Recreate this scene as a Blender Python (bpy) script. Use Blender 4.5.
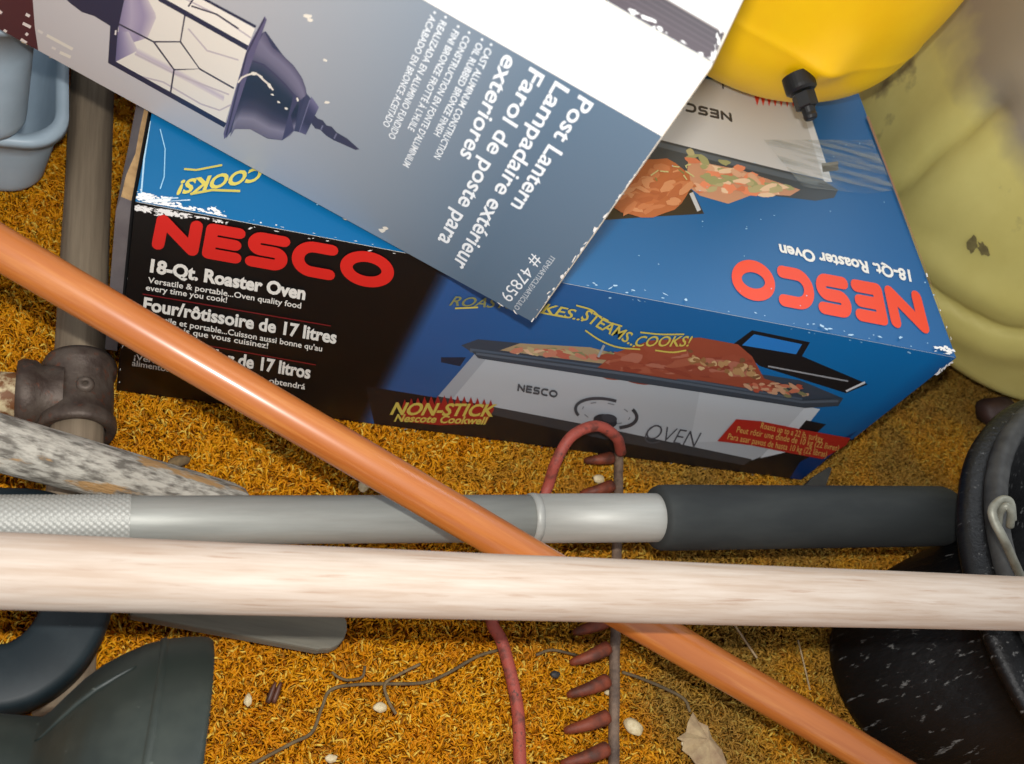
import bpy, bmesh, math, random
import numpy as np
from mathutils import Vector, Matrix, noise
from mathutils.geometry import tessellate_polygon

for o in list(bpy.data.objects):
    bpy.data.objects.remove(o)
SC = bpy.context.scene
COL = SC.collection
rnd = random.Random(11)

# ------------------------------------------------------------------ camera, sky, flash, exposure
R = np.array([[0.93265649, -0.06566956, 0.35473847],
              [0.14170224, -0.83758507, -0.52760944],
              [0.33177153, 0.5423456, -0.77187363]])      # rows: camera right, down, forward
CAM = np.array([0.02477503, -0.430284, 0.70108283])
FPX = 1010.0
cd = bpy.data.cameras.new('camera')
cam = bpy.data.objects.new('camera', cd)
COL.objects.link(cam)
cd.sensor_width = 36.0
cd.lens = FPX / 1024 * 36.0
cd.clip_start = 0.02
m = Matrix.Identity(4)
for i in range(3):
    m[i][0] = R[0][i]; m[i][1] = -R[1][i]; m[i][2] = -R[2][i]; m[i][3] = CAM[i]
cam.matrix_world = m
SC.camera = cam
cd.dof.use_dof = True
cd.dof.focus_distance = 0.70
cd.dof.aperture_fstop = 11

wd = bpy.data.worlds.new('room_light')
SC.world = wd
wd.use_nodes = True
bgn = wd.node_tree.nodes['Background']
bgn.inputs['Color'].default_value = (0.92, 0.95, 1.0, 1)
bgn.inputs['Strength'].default_value = 0.72

# the camera's own flash, just above the lens
ld = bpy.data.lights.new('camera_flash', 'AREA')
ld.shape = 'RECTANGLE'; ld.size = 0.024; ld.size_y = 0.012
ld.energy = 4.7
ld.color = (1.0, 0.975, 0.94)
flash = bpy.data.objects.new('camera_flash', ld)
COL.objects.link(flash)
fm = m.copy()
fp = CAM - R[1] * 0.048 + R[0] * 0.012
for i in range(3): fm[i][3] = fp[i]
flash.matrix_world = fm
# daylight from an unseen window beyond the boxes, placed for the box-top sheen
ld2 = bpy.data.lights.new('unseen_daylight', 'AREA')
ld2.shape = 'RECTANGLE'; ld2.size = 0.9; ld2.size_y = 0.9
ld2.energy = 9.0
ld2.color = (0.86, 0.93, 1.0)
day = bpy.data.objects.new('unseen_daylight', ld2)
COL.objects.link(day)
day.location = (1.11, 1.16, 1.75)
day.rotation_euler = (Vector((0.34, 0.03, 0.2)) - day.location).to_track_quat('-Z', 'Y').to_euler()

SC.view_settings.view_transform = 'Standard'
SC.view_settings.look = 'None'
SC.view_settings.gamma = 1.0
SC.view_settings.use_curve_mapping = False
SC.view_settings.exposure = 0.0

# ------------------------------------------------------------------ pixel -> place helpers
def ray(p):
    return R.T @ np.array([(p[0] - 512) / FPX, (p[1] - 382) / FPX, 1.0])
def on(p, z=0.0):
    r = ray(p); return Vector(CAM + r * (z - CAM[2]) / r[2])
def at(p, depth):
    return Vector(CAM + ray(p) * depth)

# ------------------------------------------------------------------ materials
def lin(c):
    return tuple((x / 12.92 if x <= 0.04045 else ((x + 0.055) / 1.055) ** 2.4) for x in (v / 255 for v in c))
MATS = {}
def mat(name, c1, c2=None, rough=0.5, scale=30, stretch=(1, 1, 1), spec=0.5, metal=0.0, bump=0.0, bscale=None,
        lo=0.35, hi=0.65, c3=None, s3=90, lo3=0.6, hi3=0.7, coat=0.0, sub=0.0, detail=5):
    mt = bpy.data.materials.new(name); mt.use_nodes = True
    nt = mt.node_tree; N = nt.nodes; L = nt.links
    b = N['Principled BSDF']
    b.inputs['Roughness'].default_value = rough
    b.inputs['Specular IOR Level'].default_value = spec
    b.inputs['Metallic'].default_value = metal
    b.inputs['Coat Weight'].default_value = coat
    b.inputs['Coat Roughness'].default_value = 0.15
    if sub:
        b.inputs['Subsurface Weight'].default_value = sub
        b.inputs['Subsurface Radius'].default_value = (0.02, 0.015, 0.005)
    tc = N.new('ShaderNodeTexCoord'); mp = N.new('ShaderNodeMapping')
    mp.inputs['Scale'].default_value = stretch
    L.new(tc.outputs['Object'], mp.inputs['Vector'])
    def nz(sc, det=detail):
        n = N.new('ShaderNodeTexNoise'); n.inputs['Scale'].default_value = sc; n.inputs['Detail'].default_value = det
        n.inputs['Roughness'].default_value = 0.6
        L.new(mp.outputs['Vector'], n.inputs['Vector']); return n
    def ramp(src, a, bb):
        r = N.new('ShaderNodeMapRange'); r.inputs['From Min'].default_value = a; r.inputs['From Max'].default_value = bb
        L.new(src, r.inputs['Value']); return r.outputs['Result']
    col = lin(c1) + (1,)
    b.inputs['Base Color'].default_value = col
    if c2:
        n = nz(scale); mx = N.new('ShaderNodeMix'); mx.data_type = 'RGBA'
        L.new(ramp(n.outputs['Fac'], lo, hi), mx.inputs['Factor'])
        mx.inputs['A'].default_value = col; mx.inputs['B'].default_value = lin(c2) + (1,)
        out = mx.outputs['Result']
        if c3:
            n3 = nz(s3); m3 = N.new('ShaderNodeMix'); m3.data_type = 'RGBA'
            L.new(ramp(n3.outputs['Fac'], lo3, hi3), m3.inputs['Factor'])
            L.new(out, m3.inputs['A']); m3.inputs['B'].default_value = lin(c3) + (1,)
            out = m3.outputs['Result']
        L.new(out, b.inputs['Base Color'])
    if bump:
        nb = nz(bscale or scale * 2); bp = N.new('ShaderNodeBump'); bp.inputs['Strength'].default_value = bump
        bp.inputs['Distance'].default_value = 0.002
        L.new(nb.outputs['Fac'], bp.inputs['Height']); L.new(bp.outputs['Normal'], b.inputs['Normal'])
    MATS[name] = mt
    return mt

M_orange = mat('varnished_wood', (188, 112, 52), (162, 88, 36), 0.34, 60, (0.06, 1, 1), coat=0.4, lo=0.3, hi=0.75, c3=(198, 128, 66), s3=140, lo3=.5, hi3=.75)
M_white = mat('bare_wood', (194, 180, 166), (176, 156, 138), 0.65, 220, (0.06, 1, 1), lo=0.36, hi=0.66, c3=(164, 138, 118), s3=340, lo3=.58, hi3=.74, bump=.15, spec=.3)
M_grey = mat('weathered_wood', (190, 185, 172), (108, 103, 94), 0.8, 240, (0.28, 1, 1), lo=0.42, hi=0.62, c3=(178, 140, 92), s3=42, lo3=.62, hi3=.66, bump=.6)
M_post = mat('old_post_wood', (140, 124, 102), (92, 78, 62), 0.8, 90, (0.05, 1, 1), lo=0.35, hi=0.7, bump=.5)
M_slat = mat('grey_slat_wood', (126, 120, 104), (98, 94, 82), 0.75, 60, (0.08, 1, 1), bump=.3)
M_iron = mat('rusty_iron', (96, 84, 74), (66, 52, 44), 0.55, 60, metal=0.35, lo=.35, hi=.65, c3=(104, 62, 44), s3=140, lo3=.58, hi3=.68, bump=.5)
M_stub = mat('rusty_cream_pipe', (208, 190, 150), (120, 76, 40), 0.6, 90, lo=.42, hi=.56, bump=.3)
M_alu = mat('brushed_aluminium', (160, 161, 154), (146, 147, 140), 0.5, 120, (0.1, 1, 1), metal=0.25, bump=.05)
M_alu2 = mat('plain_aluminium', (174, 174, 167), (160, 160, 153), 0.5, 120, (0.1, 1, 1), metal=0.2)
M_rub = mat('grip_rubber', (46, 49, 49), (64, 67, 65), 0.7, 25, (.3, 1, 1), spec=.25, lo=.4, hi=.75)
M_green = mat('dark_green_plastic', (30, 38, 34), (50, 56, 50), 0.45, 25, spec=.45, lo=.45, hi=.75, c3=(110, 116, 108), s3=160, lo3=.7, hi3=.76)
M_teal = mat('dark_teal_plastic', (22, 33, 38), (36, 46, 50), 0.5, 30, spec=.3, lo=.45, hi=.75, c3=(140, 140, 132), s3=120, lo3=.7, hi3=.76)
M_black = mat('black_rubber', (7, 7, 8), (11, 11, 12), 0.42, 20, (2.4, 2.4, .4), spec=.3, c3=(100, 100, 98), s3=95, lo3=.61, hi3=.68, bump=.6, bscale=60, detail=9)
M_rim = mat('dusty_black_rubber', (62, 62, 60), (30, 30, 30), 0.6, 35, lo=.4, hi=.65)
M_wire = mat('dull_zinc_wire', (150, 150, 136), (112, 110, 98), 0.5, 60, metal=.4)
M_red = mat('faded_red_paint', (160, 72, 58), (106, 54, 44), 0.6, 110, lo=.5, hi=.66, c3=(72, 52, 46), s3=170, lo3=.6, hi3=.68, bump=.3)
M_tooth = mat('rusty_red_steel', (126, 56, 30), (80, 38, 22), 0.6, 80, lo=.4, hi=.65, c3=(70, 50, 40), s3=60, lo3=.58, hi3=.68, bump=.3)
M_bar = mat('dirty_steel', (122, 100, 82), (76, 60, 50), 0.65, 90, lo=.4, hi=.65, bump=.5)
M_yellow = mat('bright_yellow_plastic', (250, 198, 4), (246, 190, 2), 0.42, 20, spec=.4, sub=0.1)
M_fit = mat('black_fitting_plastic', (22, 20, 18), None, 0.45)
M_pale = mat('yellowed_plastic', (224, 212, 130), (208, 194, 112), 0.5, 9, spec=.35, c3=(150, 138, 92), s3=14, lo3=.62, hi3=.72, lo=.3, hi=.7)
def drab(mt, z0, z1, c):  # mixes colour c in towards the top, edge broken by noise
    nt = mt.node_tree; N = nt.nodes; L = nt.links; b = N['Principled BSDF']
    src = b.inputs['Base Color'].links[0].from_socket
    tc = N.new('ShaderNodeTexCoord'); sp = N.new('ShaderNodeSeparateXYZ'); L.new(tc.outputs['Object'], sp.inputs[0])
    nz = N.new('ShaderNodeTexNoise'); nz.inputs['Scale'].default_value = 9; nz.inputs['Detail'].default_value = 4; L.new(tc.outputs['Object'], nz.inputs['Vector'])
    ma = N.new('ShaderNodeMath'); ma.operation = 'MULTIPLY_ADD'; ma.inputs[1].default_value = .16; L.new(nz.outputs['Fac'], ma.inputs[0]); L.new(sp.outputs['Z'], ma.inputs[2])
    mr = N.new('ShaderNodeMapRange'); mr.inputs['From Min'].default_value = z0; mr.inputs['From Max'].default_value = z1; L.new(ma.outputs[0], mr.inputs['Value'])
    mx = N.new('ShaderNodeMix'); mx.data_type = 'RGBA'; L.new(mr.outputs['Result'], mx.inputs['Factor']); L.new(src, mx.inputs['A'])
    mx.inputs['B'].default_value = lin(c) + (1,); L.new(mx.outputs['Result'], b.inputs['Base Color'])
drab(M_pale, .335, .385, (150, 138, 118))
M_blue = mat('pale_blue_plastic', (176, 194, 206), (164, 182, 194), 0.42, 25, spec=.45)
M_pebble = mat('pale_pebble', (222, 206, 168), (190, 168, 124), 0.7, 200)
M_leaf = mat('dry_leaf_tan', (182, 158, 118), (140, 112, 84), 0.8, 60, bump=.4)
M_stem = mat('dry_stem_grey', (110, 92, 62), (80, 66, 46), 0.8, 80)
M_husk = mat('brown_husk', (92, 48, 26), (52, 28, 18), 0.5, 150, (1, .3, 1))
M_fluff = mat('dusty_lint', (128, 106, 72), (96, 80, 58), 0.95, 200)
M_stone = mat('dark_brown_stone', (66, 44, 38), (44, 32, 30), 0.6, 30, bump=.4)
M_kraft = mat('kraft_board', (176, 142, 96), (146, 114, 74), 0.8, 120, bump=.2)
M_greyb = mat('grey_board', (106, 100, 100), (92, 86, 88), 0.8, 60)
M_scrap = mat('dark_scrap_plastic', (40, 40, 40), (56, 54, 50), 0.6, 60)

# printed board: ink colour is stored per face corner of the print
M_ink = bpy.data.materials.new('printed_board'); M_ink.use_nodes = True
_n = M_ink.node_tree.nodes; _l = M_ink.node_tree.links
_a = _n.new('ShaderNodeAttribute'); _a.attribute_name = 'ink'
_l.new(_a.outputs['Color'], _n['Principled BSDF'].inputs['Base Color'])
_n['Principled BSDF'].inputs['Roughness'].default_value = 0.38
_n['Principled BSDF'].inputs['Specular IOR Level'].default_value = 0.45

# clear packing tape
M_tape = bpy.data.materials.new('clear_tape'); M_tape.use_nodes = True
_n = M_tape.node_tree.nodes; _l = M_tape.node_tree.links
_t = _n.new('ShaderNodeBsdfTransparent'); _mx = _n.new('ShaderNodeMixShader')
_b = _n['Principled BSDF']; _b.inputs['Base Color'].default_value = lin((170, 178, 176)) + (1,); _b.inputs['Roughness'].default_value = .22
_ns = _n.new('ShaderNodeTexNoise'); _ns.inputs['Scale'].default_value = 40; _ns.inputs['Detail'].default_value = 6
_tc = _n.new('ShaderNodeTexCoord'); _mp = _n.new('ShaderNodeMapping'); _mp.inputs['Scale'].default_value = (.4, 4, 1)
_l.new(_tc.outputs['Object'], _mp.inputs['Vector']); _l.new(_mp.outputs['Vector'], _ns.inputs['Vector'])
_r = _n.new('ShaderNodeMapRange'); _r.inputs['From Min'].default_value = .4; _r.inputs['From Max'].default_value = .72
_r.inputs['To Min'].default_value = .03; _r.inputs['To Max'].default_value = .4
_l.new(_ns.outputs['Fac'], _r.inputs['Value']); _l.new(_r.outputs['Result'], _mx.inputs['Fac'])
_l.new(_t.outputs[0], _mx.inputs[1]); _l.new(_b.outputs[0], _mx.inputs[2])
_l.new(_mx.outputs[0], _n['Material Output'].inputs['Surface'])

# ------------------------------------------------------------------ object helpers
def tag(o, label=None, cat=None, group=None, kind=None):
    if label: o['label'] = label
    if cat: o['category'] = cat
    if group: o['group'] = group
    if kind: o['kind'] = kind
    return o
def thing(name, label, cat, loc=(0, 0, 0), rot=None, group=None):
    o = bpy.data.objects.new(name, None); o.empty_display_size = .03
    COL.objects.link(o)
    mw = Matrix.Translation(Vector(loc))
    if rot is not None: mw = mw @ rot.to_4x4()
    o.matrix_world = mw
    return tag(o, label, cat, group)
def obj(name, bm, mt, parent=None, smooth=True, bevel=0.0, subsurf=0):
    me = bpy.data.meshes.new(name)
    if isinstance(bm, bmesh.types.BMesh):
        bmesh.ops.recalc_face_normals(bm, faces=bm.faces)
        bm.to_mesh(me); bm.free()
    else:
        me.from_pydata(*bm)
    for x in (mt if isinstance(mt, (list, tuple)) else [mt]): me.materials.append(x)
    if smooth:
        me.polygons.foreach_set('use_smooth', [True] * len(me.polygons))
    o = bpy.data.objects.new(name, me)
    COL.objects.link(o)
    if parent: o.parent = parent
    if bevel:
        md = o.modifiers.new('bevel', 'BEVEL'); md.width = bevel; md.segments = 2; md.limit_method = 'ANGLE'
    if subsurf:
        md = o.modifiers.new('smooth', 'SUBSURF'); md.levels = subsurf; md.render_levels = subsurf
    return o
def axis_frame(a, b):
    """rotation whose local X runs from a to b, local Z as upright as possible"""
    x = (b - a).normalized(); z = Vector((0, 0, 1)); y = z.cross(x)
    if y.length < 1e-4: y = Vector((0, 1, 0))
    y.normalize(); z = x.cross(y)
    return Matrix((x, y, z)).transposed()
def lathe(bm, prof, n=32, ax='x', cap=True, wob=0.0, off=(0, 0, 0)):
    """prof: list of (along, radius)"""
    rings = []
    for k, (s, r) in enumerate(prof):
        ring = []
        for i in range(n):
            a = 2 * math.pi * i / n
            rr = r * (1 + (wob * noise.noise(Vector((s * 9, math.cos(a) * 1.5, math.sin(a) * 1.5))) if wob else 0))
            c, d = rr * math.cos(a), rr * math.sin(a)
            p = (s, c, d) if ax == 'x' else (c, d, s)
            ring.append(bm.verts.new((p[0] + off[0], p[1] + off[1], p[2] + off[2])))
        rings.append(ring)
    for a, b in zip(rings, rings[1:]):
        for i in range(n):
            bm.faces.new((a[i], a[(i + 1) % n], b[(i + 1) % n], b[i]))
    if cap:
        bm.faces.new(rings[0][::-1]); bm.faces.new(rings[-1])
    return bm
def tube(bm, pts, rad, n=12):
    """tube along points; rad number or list"""
    pts = [Vector(p) for p in pts]; K = len(pts)
    rs = rad if isinstance(rad, (list, tuple)) else [rad] * K
    t0 = (pts[1] - pts[0]).normalized()
    ref = Vector((0, 0, 1)) if abs(t0.z) < .9 else Vector((1, 0, 0))
    u = t0.cross(ref).normalized(); rings = []
    for k in range(K):
        t = (pts[min(k + 1, K - 1)] - pts[max(k - 1, 0)]).normalized()
        u = (u - t * u.dot(t)).normalized(); v = t.cross(u)
        rings.append([bm.verts.new(pts[k] + (u * math.cos(2 * math.pi * i / n) + v * math.sin(2 * math.pi * i / n)) * rs[k]) for i in range(n)])
    for a, b in zip(rings, rings[1:]):
        for i in range(n): bm.faces.new((a[i], a[(i + 1) % n], b[(i + 1) % n], b[i]))
    bm.faces.new(rings[0][::-1]); bm.faces.new(rings[-1])
    return bm
def spline(pts, sub=8):
    P = [Vector(p) for p in pts]; out = []
    P = [P[0] * 2 - P[1]] + P + [P[-1] * 2 - P[-2]]
    for i in range(1, len(P) - 2):
        a, b, c, d = P[i - 1:i + 3]
        for k in range(sub):
            t = k / sub
            out.append(.5 * ((2 * b) + (c - a) * t + (2 * a - 5 * b + 4 * c - d) * t * t + (-a + 3 * b - 3 * c + d) * t ** 3))
    out.append(P[-2]); return out
def box(bm, c, s, rot=None):
    g = bmesh.ops.create_cube(bm, size=1.0)
    for v in g['verts']:
        p = Vector((v.co.x * s[0], v.co.y * s[1], v.co.z * s[2]))
        if rot: p = rot @ p
        v.co = p + Vector(c)
def prism(bm, pts, h):
    """outline pts (x, y) raised from z=0 to h"""
    lo = [bm.verts.new((p[0], p[1], 0)) for p in pts]; hi = [bm.verts.new((p[0], p[1], h)) for p in pts]
    n = len(pts)
    bm.faces.new(lo[::-1]); bm.faces.new(hi)
    for i in range(n): bm.faces.new((lo[i], lo[(i + 1) % n], hi[(i + 1) % n], hi[i]))

# ------------------------------------------------------------------ printed panels
def text_mesh(s, bold=0.0, cache={}):
    key = (s, bold)
    if key in cache: return cache[key]
    cu = bpy.data.curves.new('lettering', 'FONT'); cu.body = s; cu.size = 1; cu.offset = bold; cu.resolution_u = 3
    o = bpy.data.objects.new('lettering', cu); COL.objects.link(o)
    dg = bpy.context.evaluated_depsgraph_get(); dg.update()
    me = o.evaluated_get(dg).to_mesh()
    V = [(v.co.x, v.co.y) for v in me.vertices]; F = [tuple(p.vertices) for p in me.polygons]
    o.evaluated_get(dg).to_mesh_clear()
    bpy.data.objects.remove(o); bpy.data.curves.remove(cu)
    cache[key] = (V, F); return cache[key]
CAP = max(v[1] for v in text_mesh('H')[0])

class Panel:
    """a flat printed board; o = corner, u, v = in-plane axes (unit), n = outward"""
    def __init__(self, o, u, v, n, w, h, thick=0.003, edge=(238, 234, 226)):
        self.o, self.u, self.v, self.n = (Vector(o), Vector(u), Vector(v), Vector(n))
        self.w, self.h = w, h
        self.V = []; self.F = []; self.C = []; self.off = 0.0002
        e = 0.0008
        P = [(e, e, 0), (w - e, e, 0), (w - e, h - e, 0), (e, h - e, 0)]
        P += [(a, b, -thick) for a, b, _ in P]
        self.add(P, [(0, 1, 2, 3), (7, 6, 5, 4), (0, 4, 5, 1), (1, 5, 6, 2), (2, 6, 7, 3), (3, 7, 4, 0)], edge)
        # dual basis (u, v may not be exactly square)
        self.nn = self.u.cross(self.v).normalized()
    def add(self, P, F, col):
        b = len(self.V); self.V += [tuple(p) for p in P]
        for f in F:
            self.F.append(tuple(b + i for i in f))
            self.C.append([lin(col)] * len(f) if not isinstance(col, list) else [lin(col[i]) for i in f])
    def uv(self, p):
        r = Vector(ray(p)); c = Vector(CAM); X = c + r * ((self.o - c).dot(self.nn) / r.dot(self.nn))
        d = X - self.o; uv_ = self.u.dot(self.v); a, b = d.dot(self.u), d.dot(self.v)
        k = 1 - uv_ * uv_
        return Vector(((a - uv_ * b) / k, (b - uv_ * a) / k))
    def flat(self, UV, F, col, clip=True):
        self.off += 0.000004
        q = []
        for x, y in UV:
            if clip: x = min(max(x, 0), self.w); y = min(max(y, 0), self.h)
            q.append((x, y, self.off))
        self.add(q, F, col)
    def poly_uv(self, UV, col):
        tris = tessellate_polygon([[Vector((x, y, 0)) for x, y in UV]])
        self.flat(UV, tris, col)
    def poly(self, px, col):
        self.poly_uv([self.uv(p) for p in px], col)
    def grid(self, fn, nx=40, ny=20, x0=0, y0=0, x1=None, y1=None):
        x1 = self.w if x1 is None else x1; y1 = self.h if y1 is None else y1
        UV = [(x0 + (x1 - x0) * i / nx, y0 + (y1 - y0) * j / ny) for j in range(ny + 1) for i in range(nx + 1)]
        F = [(j * (nx + 1) + i, j * (nx + 1) + i + 1, (j + 1) * (nx + 1) + i + 1, (j + 1) * (nx + 1) + i) for j in range(ny) for i in range(nx)]
        self.flat(UV, F, [fn(x, y) for x, y in UV])
    def line(self, px, w, col):
        """thick polyline, width in picture pixels"""
        P = [Vector(p) for p in px]; L_ = []; R_ = []
        for i in range(len(P)):
            d = (P[min(i + 1, len(P) - 1)] - P[max(i - 1, 0)]).normalized(); q = Vector((-d.y, d.x)) * w / 2
            ww = w
            L_.append(P[i] + q); R_.append(P[i] - q)
        self.flat([self.uv(p) for p in L_ + R_], [(i, i + 1, len(P) + i + 1, len(P) + i) for i in range(len(P) - 1)], col)
    def ell(self, c, a, b, ang, col, n=20, jit=0.0):
        pts = []
        for i in range(n):
            t = 2 * math.pi * i / n; k = 1 + rnd.uniform(-jit, jit)
            x, y = a * math.cos(t) * k, b * math.sin(t) * k
            pts.append((c[0] + x * math.cos(ang) - y * math.sin(ang), c[1] + x * math.sin(ang) + y * math.cos(ang)))
        self.poly(pts, col)
    def text(self, s, p0, p1, up, col, bold=0.0, shear=0.0):
        """baseline from picture point p0 to p1; up = picture vector of a capital's height"""
        V, F = text_mesh(s, bold)
        if not V: return
        x0 = min(v[0] for v in V); x1 = max(v[0] for v in V)
        a = self.uv(p0); b = self.uv(p1); h = self.uv((p0[0] + up[0], p0[1] + up[1])) - a
        h2 = self.uv((p1[0] + up[0], p1[1] + up[1])) - b
        out = []
        for x, y in V:
            t = (x - x0) / (x1 - x0); yy = y / CAP
            q = a + (b - a) * t + (h * (1 - t) + h2 * t) * yy
            q += (b - a) * (shear * yy * CAP / (x1 - x0))
            out.append(q)
        self.flat(out, F, col)
    def logo(self, letters, p0, p1, up0, up1, col, th=0.29, gap=0.16):
        """rounded block capitals drawn as fat strokes"""
        adv = []; x = 0
        for ch in letters:
            w = {'N': 1.12, 'E': .95, 'S': 1.0, 'C': 1.08, 'O': 1.3}[ch]; adv.append((ch, x, w)); x += w + gap
        tot = x - gap
        a = Vector(p0); b = Vector(p1); ua = Vector(up0); ub = Vector(up1); r = th / 2
        def mp(X, Y):
            t = X / tot
            p = a + (b - a) * t + (ua * (1 - t) + ub * t) * Y
            return self.uv((p.x, p.y))
        def arc(cx, cy, rx, ry, a0, a1, n=18):
            return [(cx + rx * math.cos(math.radians(a0 + (a1 - a0) * i / n)), cy + ry * math.sin(math.radians(a0 + (a1 - a0) * i / n))) for i in range(n + 1)]
        for ch, x, w in adv:
            l, rr, bt, tp = x + r, x + w - r, r, 1 - r
            if ch == 'N': S = [[(l, bt), (l, tp), (rr, bt), (rr, tp)]]
            elif ch == 'E': S = [[(rr, tp), (l, tp), (l, bt), (rr, bt)], [(l, .5), (rr - .05, .5)]]
            elif ch == 'O': S = [arc((l + rr) / 2, .5, (rr - l) / 2, .5 - r, 0, 360, 28)]
            elif ch == 'C': S = [[(rr, tp)] + arc(l + .36, .5, .36, .5 - r, 90, 270) + [(rr, bt)]]
            else:
                q = (tp - .5) / 2
                S = [[(rr, tp)] + arc(l + q, .5 + q, q, q, 90, 270, 10) + arc(rr - q, .5 - q, q, q, 90, -90, 10) + [(l, bt)]]
            for st in S:
                for i in range(len(st) - 1):
                    A = Vector(st[i]); B = Vector(st[i + 1]); d = B - A
                    if d.length < 1e-6: continue
                    q = Vector((-d.y, d.x)).normalized() * r
                    ang = math.atan2(d.y, d.x); pts = []
                    for k in range(7):
                        t = ang + math.pi / 2 + math.pi * k / 6; pts.append(A + Vector((math.cos(t), math.sin(t))) * r)
                    for k in range(7):
                        t = ang - math.pi / 2 + math.pi * k / 6; pts.append(B + Vector((math.cos(t), math.sin(t))) * r)
                    uvp = [mp(p.x, p.y) for p in pts]
                    self.off -= 0.0000034
                    self.flat(uvp, [tuple(range(len(uvp)))], col)
        self.off += 0.000004
    def blend(self, A, B, cols, nx=24):
        """ink shading from picture curve A to picture curve B through the given colours"""
        def res(P, t):
            P = [Vector(p) for p in P]; d = [0]
            for a, b in zip(P, P[1:]): d.append(d[-1] + (b - a).length)
            x = t * d[-1]
            for i in range(len(P) - 1):
                if x <= d[i + 1] + 1e-9: return P[i].lerp(P[i + 1], (x - d[i]) / max(d[i + 1] - d[i], 1e-9))
            return P[-1]
        ny = (len(cols) - 1) * 3; UV = []; CL = []
        for j in range(ny + 1):
            t = j / ny; q = t * (len(cols) - 1); k = min(int(q), len(cols) - 2); c = mixc(cols[k], cols[k + 1], q - k)
            for i in range(nx + 1):
                p = res(A, i / nx).lerp(res(B, i / nx), t); UV.append(self.uv(p)); CL.append(c)
        self.flat(UV, [(j * (nx + 1) + i, j * (nx + 1) + i + 1, (j + 1) * (nx + 1) + i + 1, (j + 1) * (nx + 1) + i) for j in range(ny) for i in range(nx)], CL)
    def scuff(self, p0, p1, n, size, col=(236, 234, 230), spread=2.0):
        for i in range(n):
            t = rnd.random(); c = (p0[0] + (p1[0] - p0[0]) * t + rnd.gauss(0, spread), p0[1] + (p1[1] - p0[1]) * t + rnd.gauss(0, spread))
            s = size * rnd.uniform(.3, 1.2); d = math.atan2(p1[1] - p0[1], p1[0] - p0[0])
            self.ell(c, s * rnd.uniform(.8, 2.2), s * rnd.uniform(.3, .8), d + rnd.gauss(0, .25), col, 9, .35)
    def build(self, name, parent, label=None):
        base = parent.matrix_world.inverted()
        W = [base @ (self.o + self.u * a + self.v * b + self.n * c) for a, b, c in self.V]
        me = bpy.data.meshes.new(name); me.from_pydata([tuple(p) for p in W], [], self.F)
        ca = me.color_attributes.new('ink', 'FLOAT_COLOR', 'CORNER')
        flat = []
        for c in self.C:
            for q in c: flat += [q[0], q[1], q[2], 1.0]
        ca.data.foreach_set('color', flat)
        me.materials.append(M_ink)
        o = bpy.data.objects.new(name, me); COL.objects.link(o); o.parent = parent
        if label: o['label'] = label
        return o
def mixc(a, b, t):
    t = min(max(t, 0), 1); return tuple(x + (y - x) * t for x, y in zip(a, b))

# ------------------------------------------------------------------ floor and carpet
FLOOR_Z = -0.0155
bm = bmesh.new()
bmesh.ops.create_grid(bm, x_segments=1, y_segments=1, size=1.6)
for v in bm.verts: v.co += Vector((.45, .25, FLOOR_Z))
M_backing = mat('carpet_backing', (200, 130, 18), (160, 98, 12), 0.95, 60)
tag(obj('floor', bm, M_backing), kind='structure')

M_pile = bpy.data.materials.new('gold_carpet_pile'); M_pile.use_nodes = True
nt = M_pile.node_tree; N = nt.nodes; L = nt.links; B = N['Principled BSDF']
B.inputs['Roughness'].default_value = .55; B.inputs['Specular IOR Level'].default_value = .3
at_ = N.new('ShaderNodeAttribute'); at_.attribute_name = 'dye'
tc = N.new('ShaderNodeTexCoord')
nz1 = N.new('ShaderNodeTexNoise'); nz1.inputs['Scale'].default_value = 11; nz1.inputs['Detail'].default_value = 5
L.new(tc.outputs['Object'], nz1.inputs['Vector'])
sep = N.new('ShaderNodeSeparateXYZ'); L.new(tc.outputs['Object'], sep.inputs[0])
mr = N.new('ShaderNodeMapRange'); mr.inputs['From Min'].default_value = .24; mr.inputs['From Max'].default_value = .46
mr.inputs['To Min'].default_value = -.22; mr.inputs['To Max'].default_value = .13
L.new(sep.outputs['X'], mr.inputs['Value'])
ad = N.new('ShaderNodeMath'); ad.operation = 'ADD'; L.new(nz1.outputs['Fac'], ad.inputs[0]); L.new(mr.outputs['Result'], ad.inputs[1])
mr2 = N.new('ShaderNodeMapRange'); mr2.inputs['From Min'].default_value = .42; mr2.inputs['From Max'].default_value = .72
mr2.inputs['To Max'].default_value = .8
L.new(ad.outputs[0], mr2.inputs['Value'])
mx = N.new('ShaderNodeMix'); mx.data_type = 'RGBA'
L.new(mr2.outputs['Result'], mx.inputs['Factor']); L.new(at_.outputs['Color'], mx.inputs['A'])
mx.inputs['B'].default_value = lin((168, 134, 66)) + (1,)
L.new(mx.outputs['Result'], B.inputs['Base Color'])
tr_ = N.new('ShaderNodeBsdfTranslucent'); L.new(mx.outputs['Result'], tr_.inputs['Color'])
ms_ = N.new('ShaderNodeMixShader'); ms_.inputs['Fac'].default_value = .3
L.new(B.outputs[0], ms_.inputs[1]); L.new(tr_.outputs[0], ms_.inputs[2]); L.new(ms_.outputs[0], N['Material Output'].inputs['Surface'])

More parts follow.
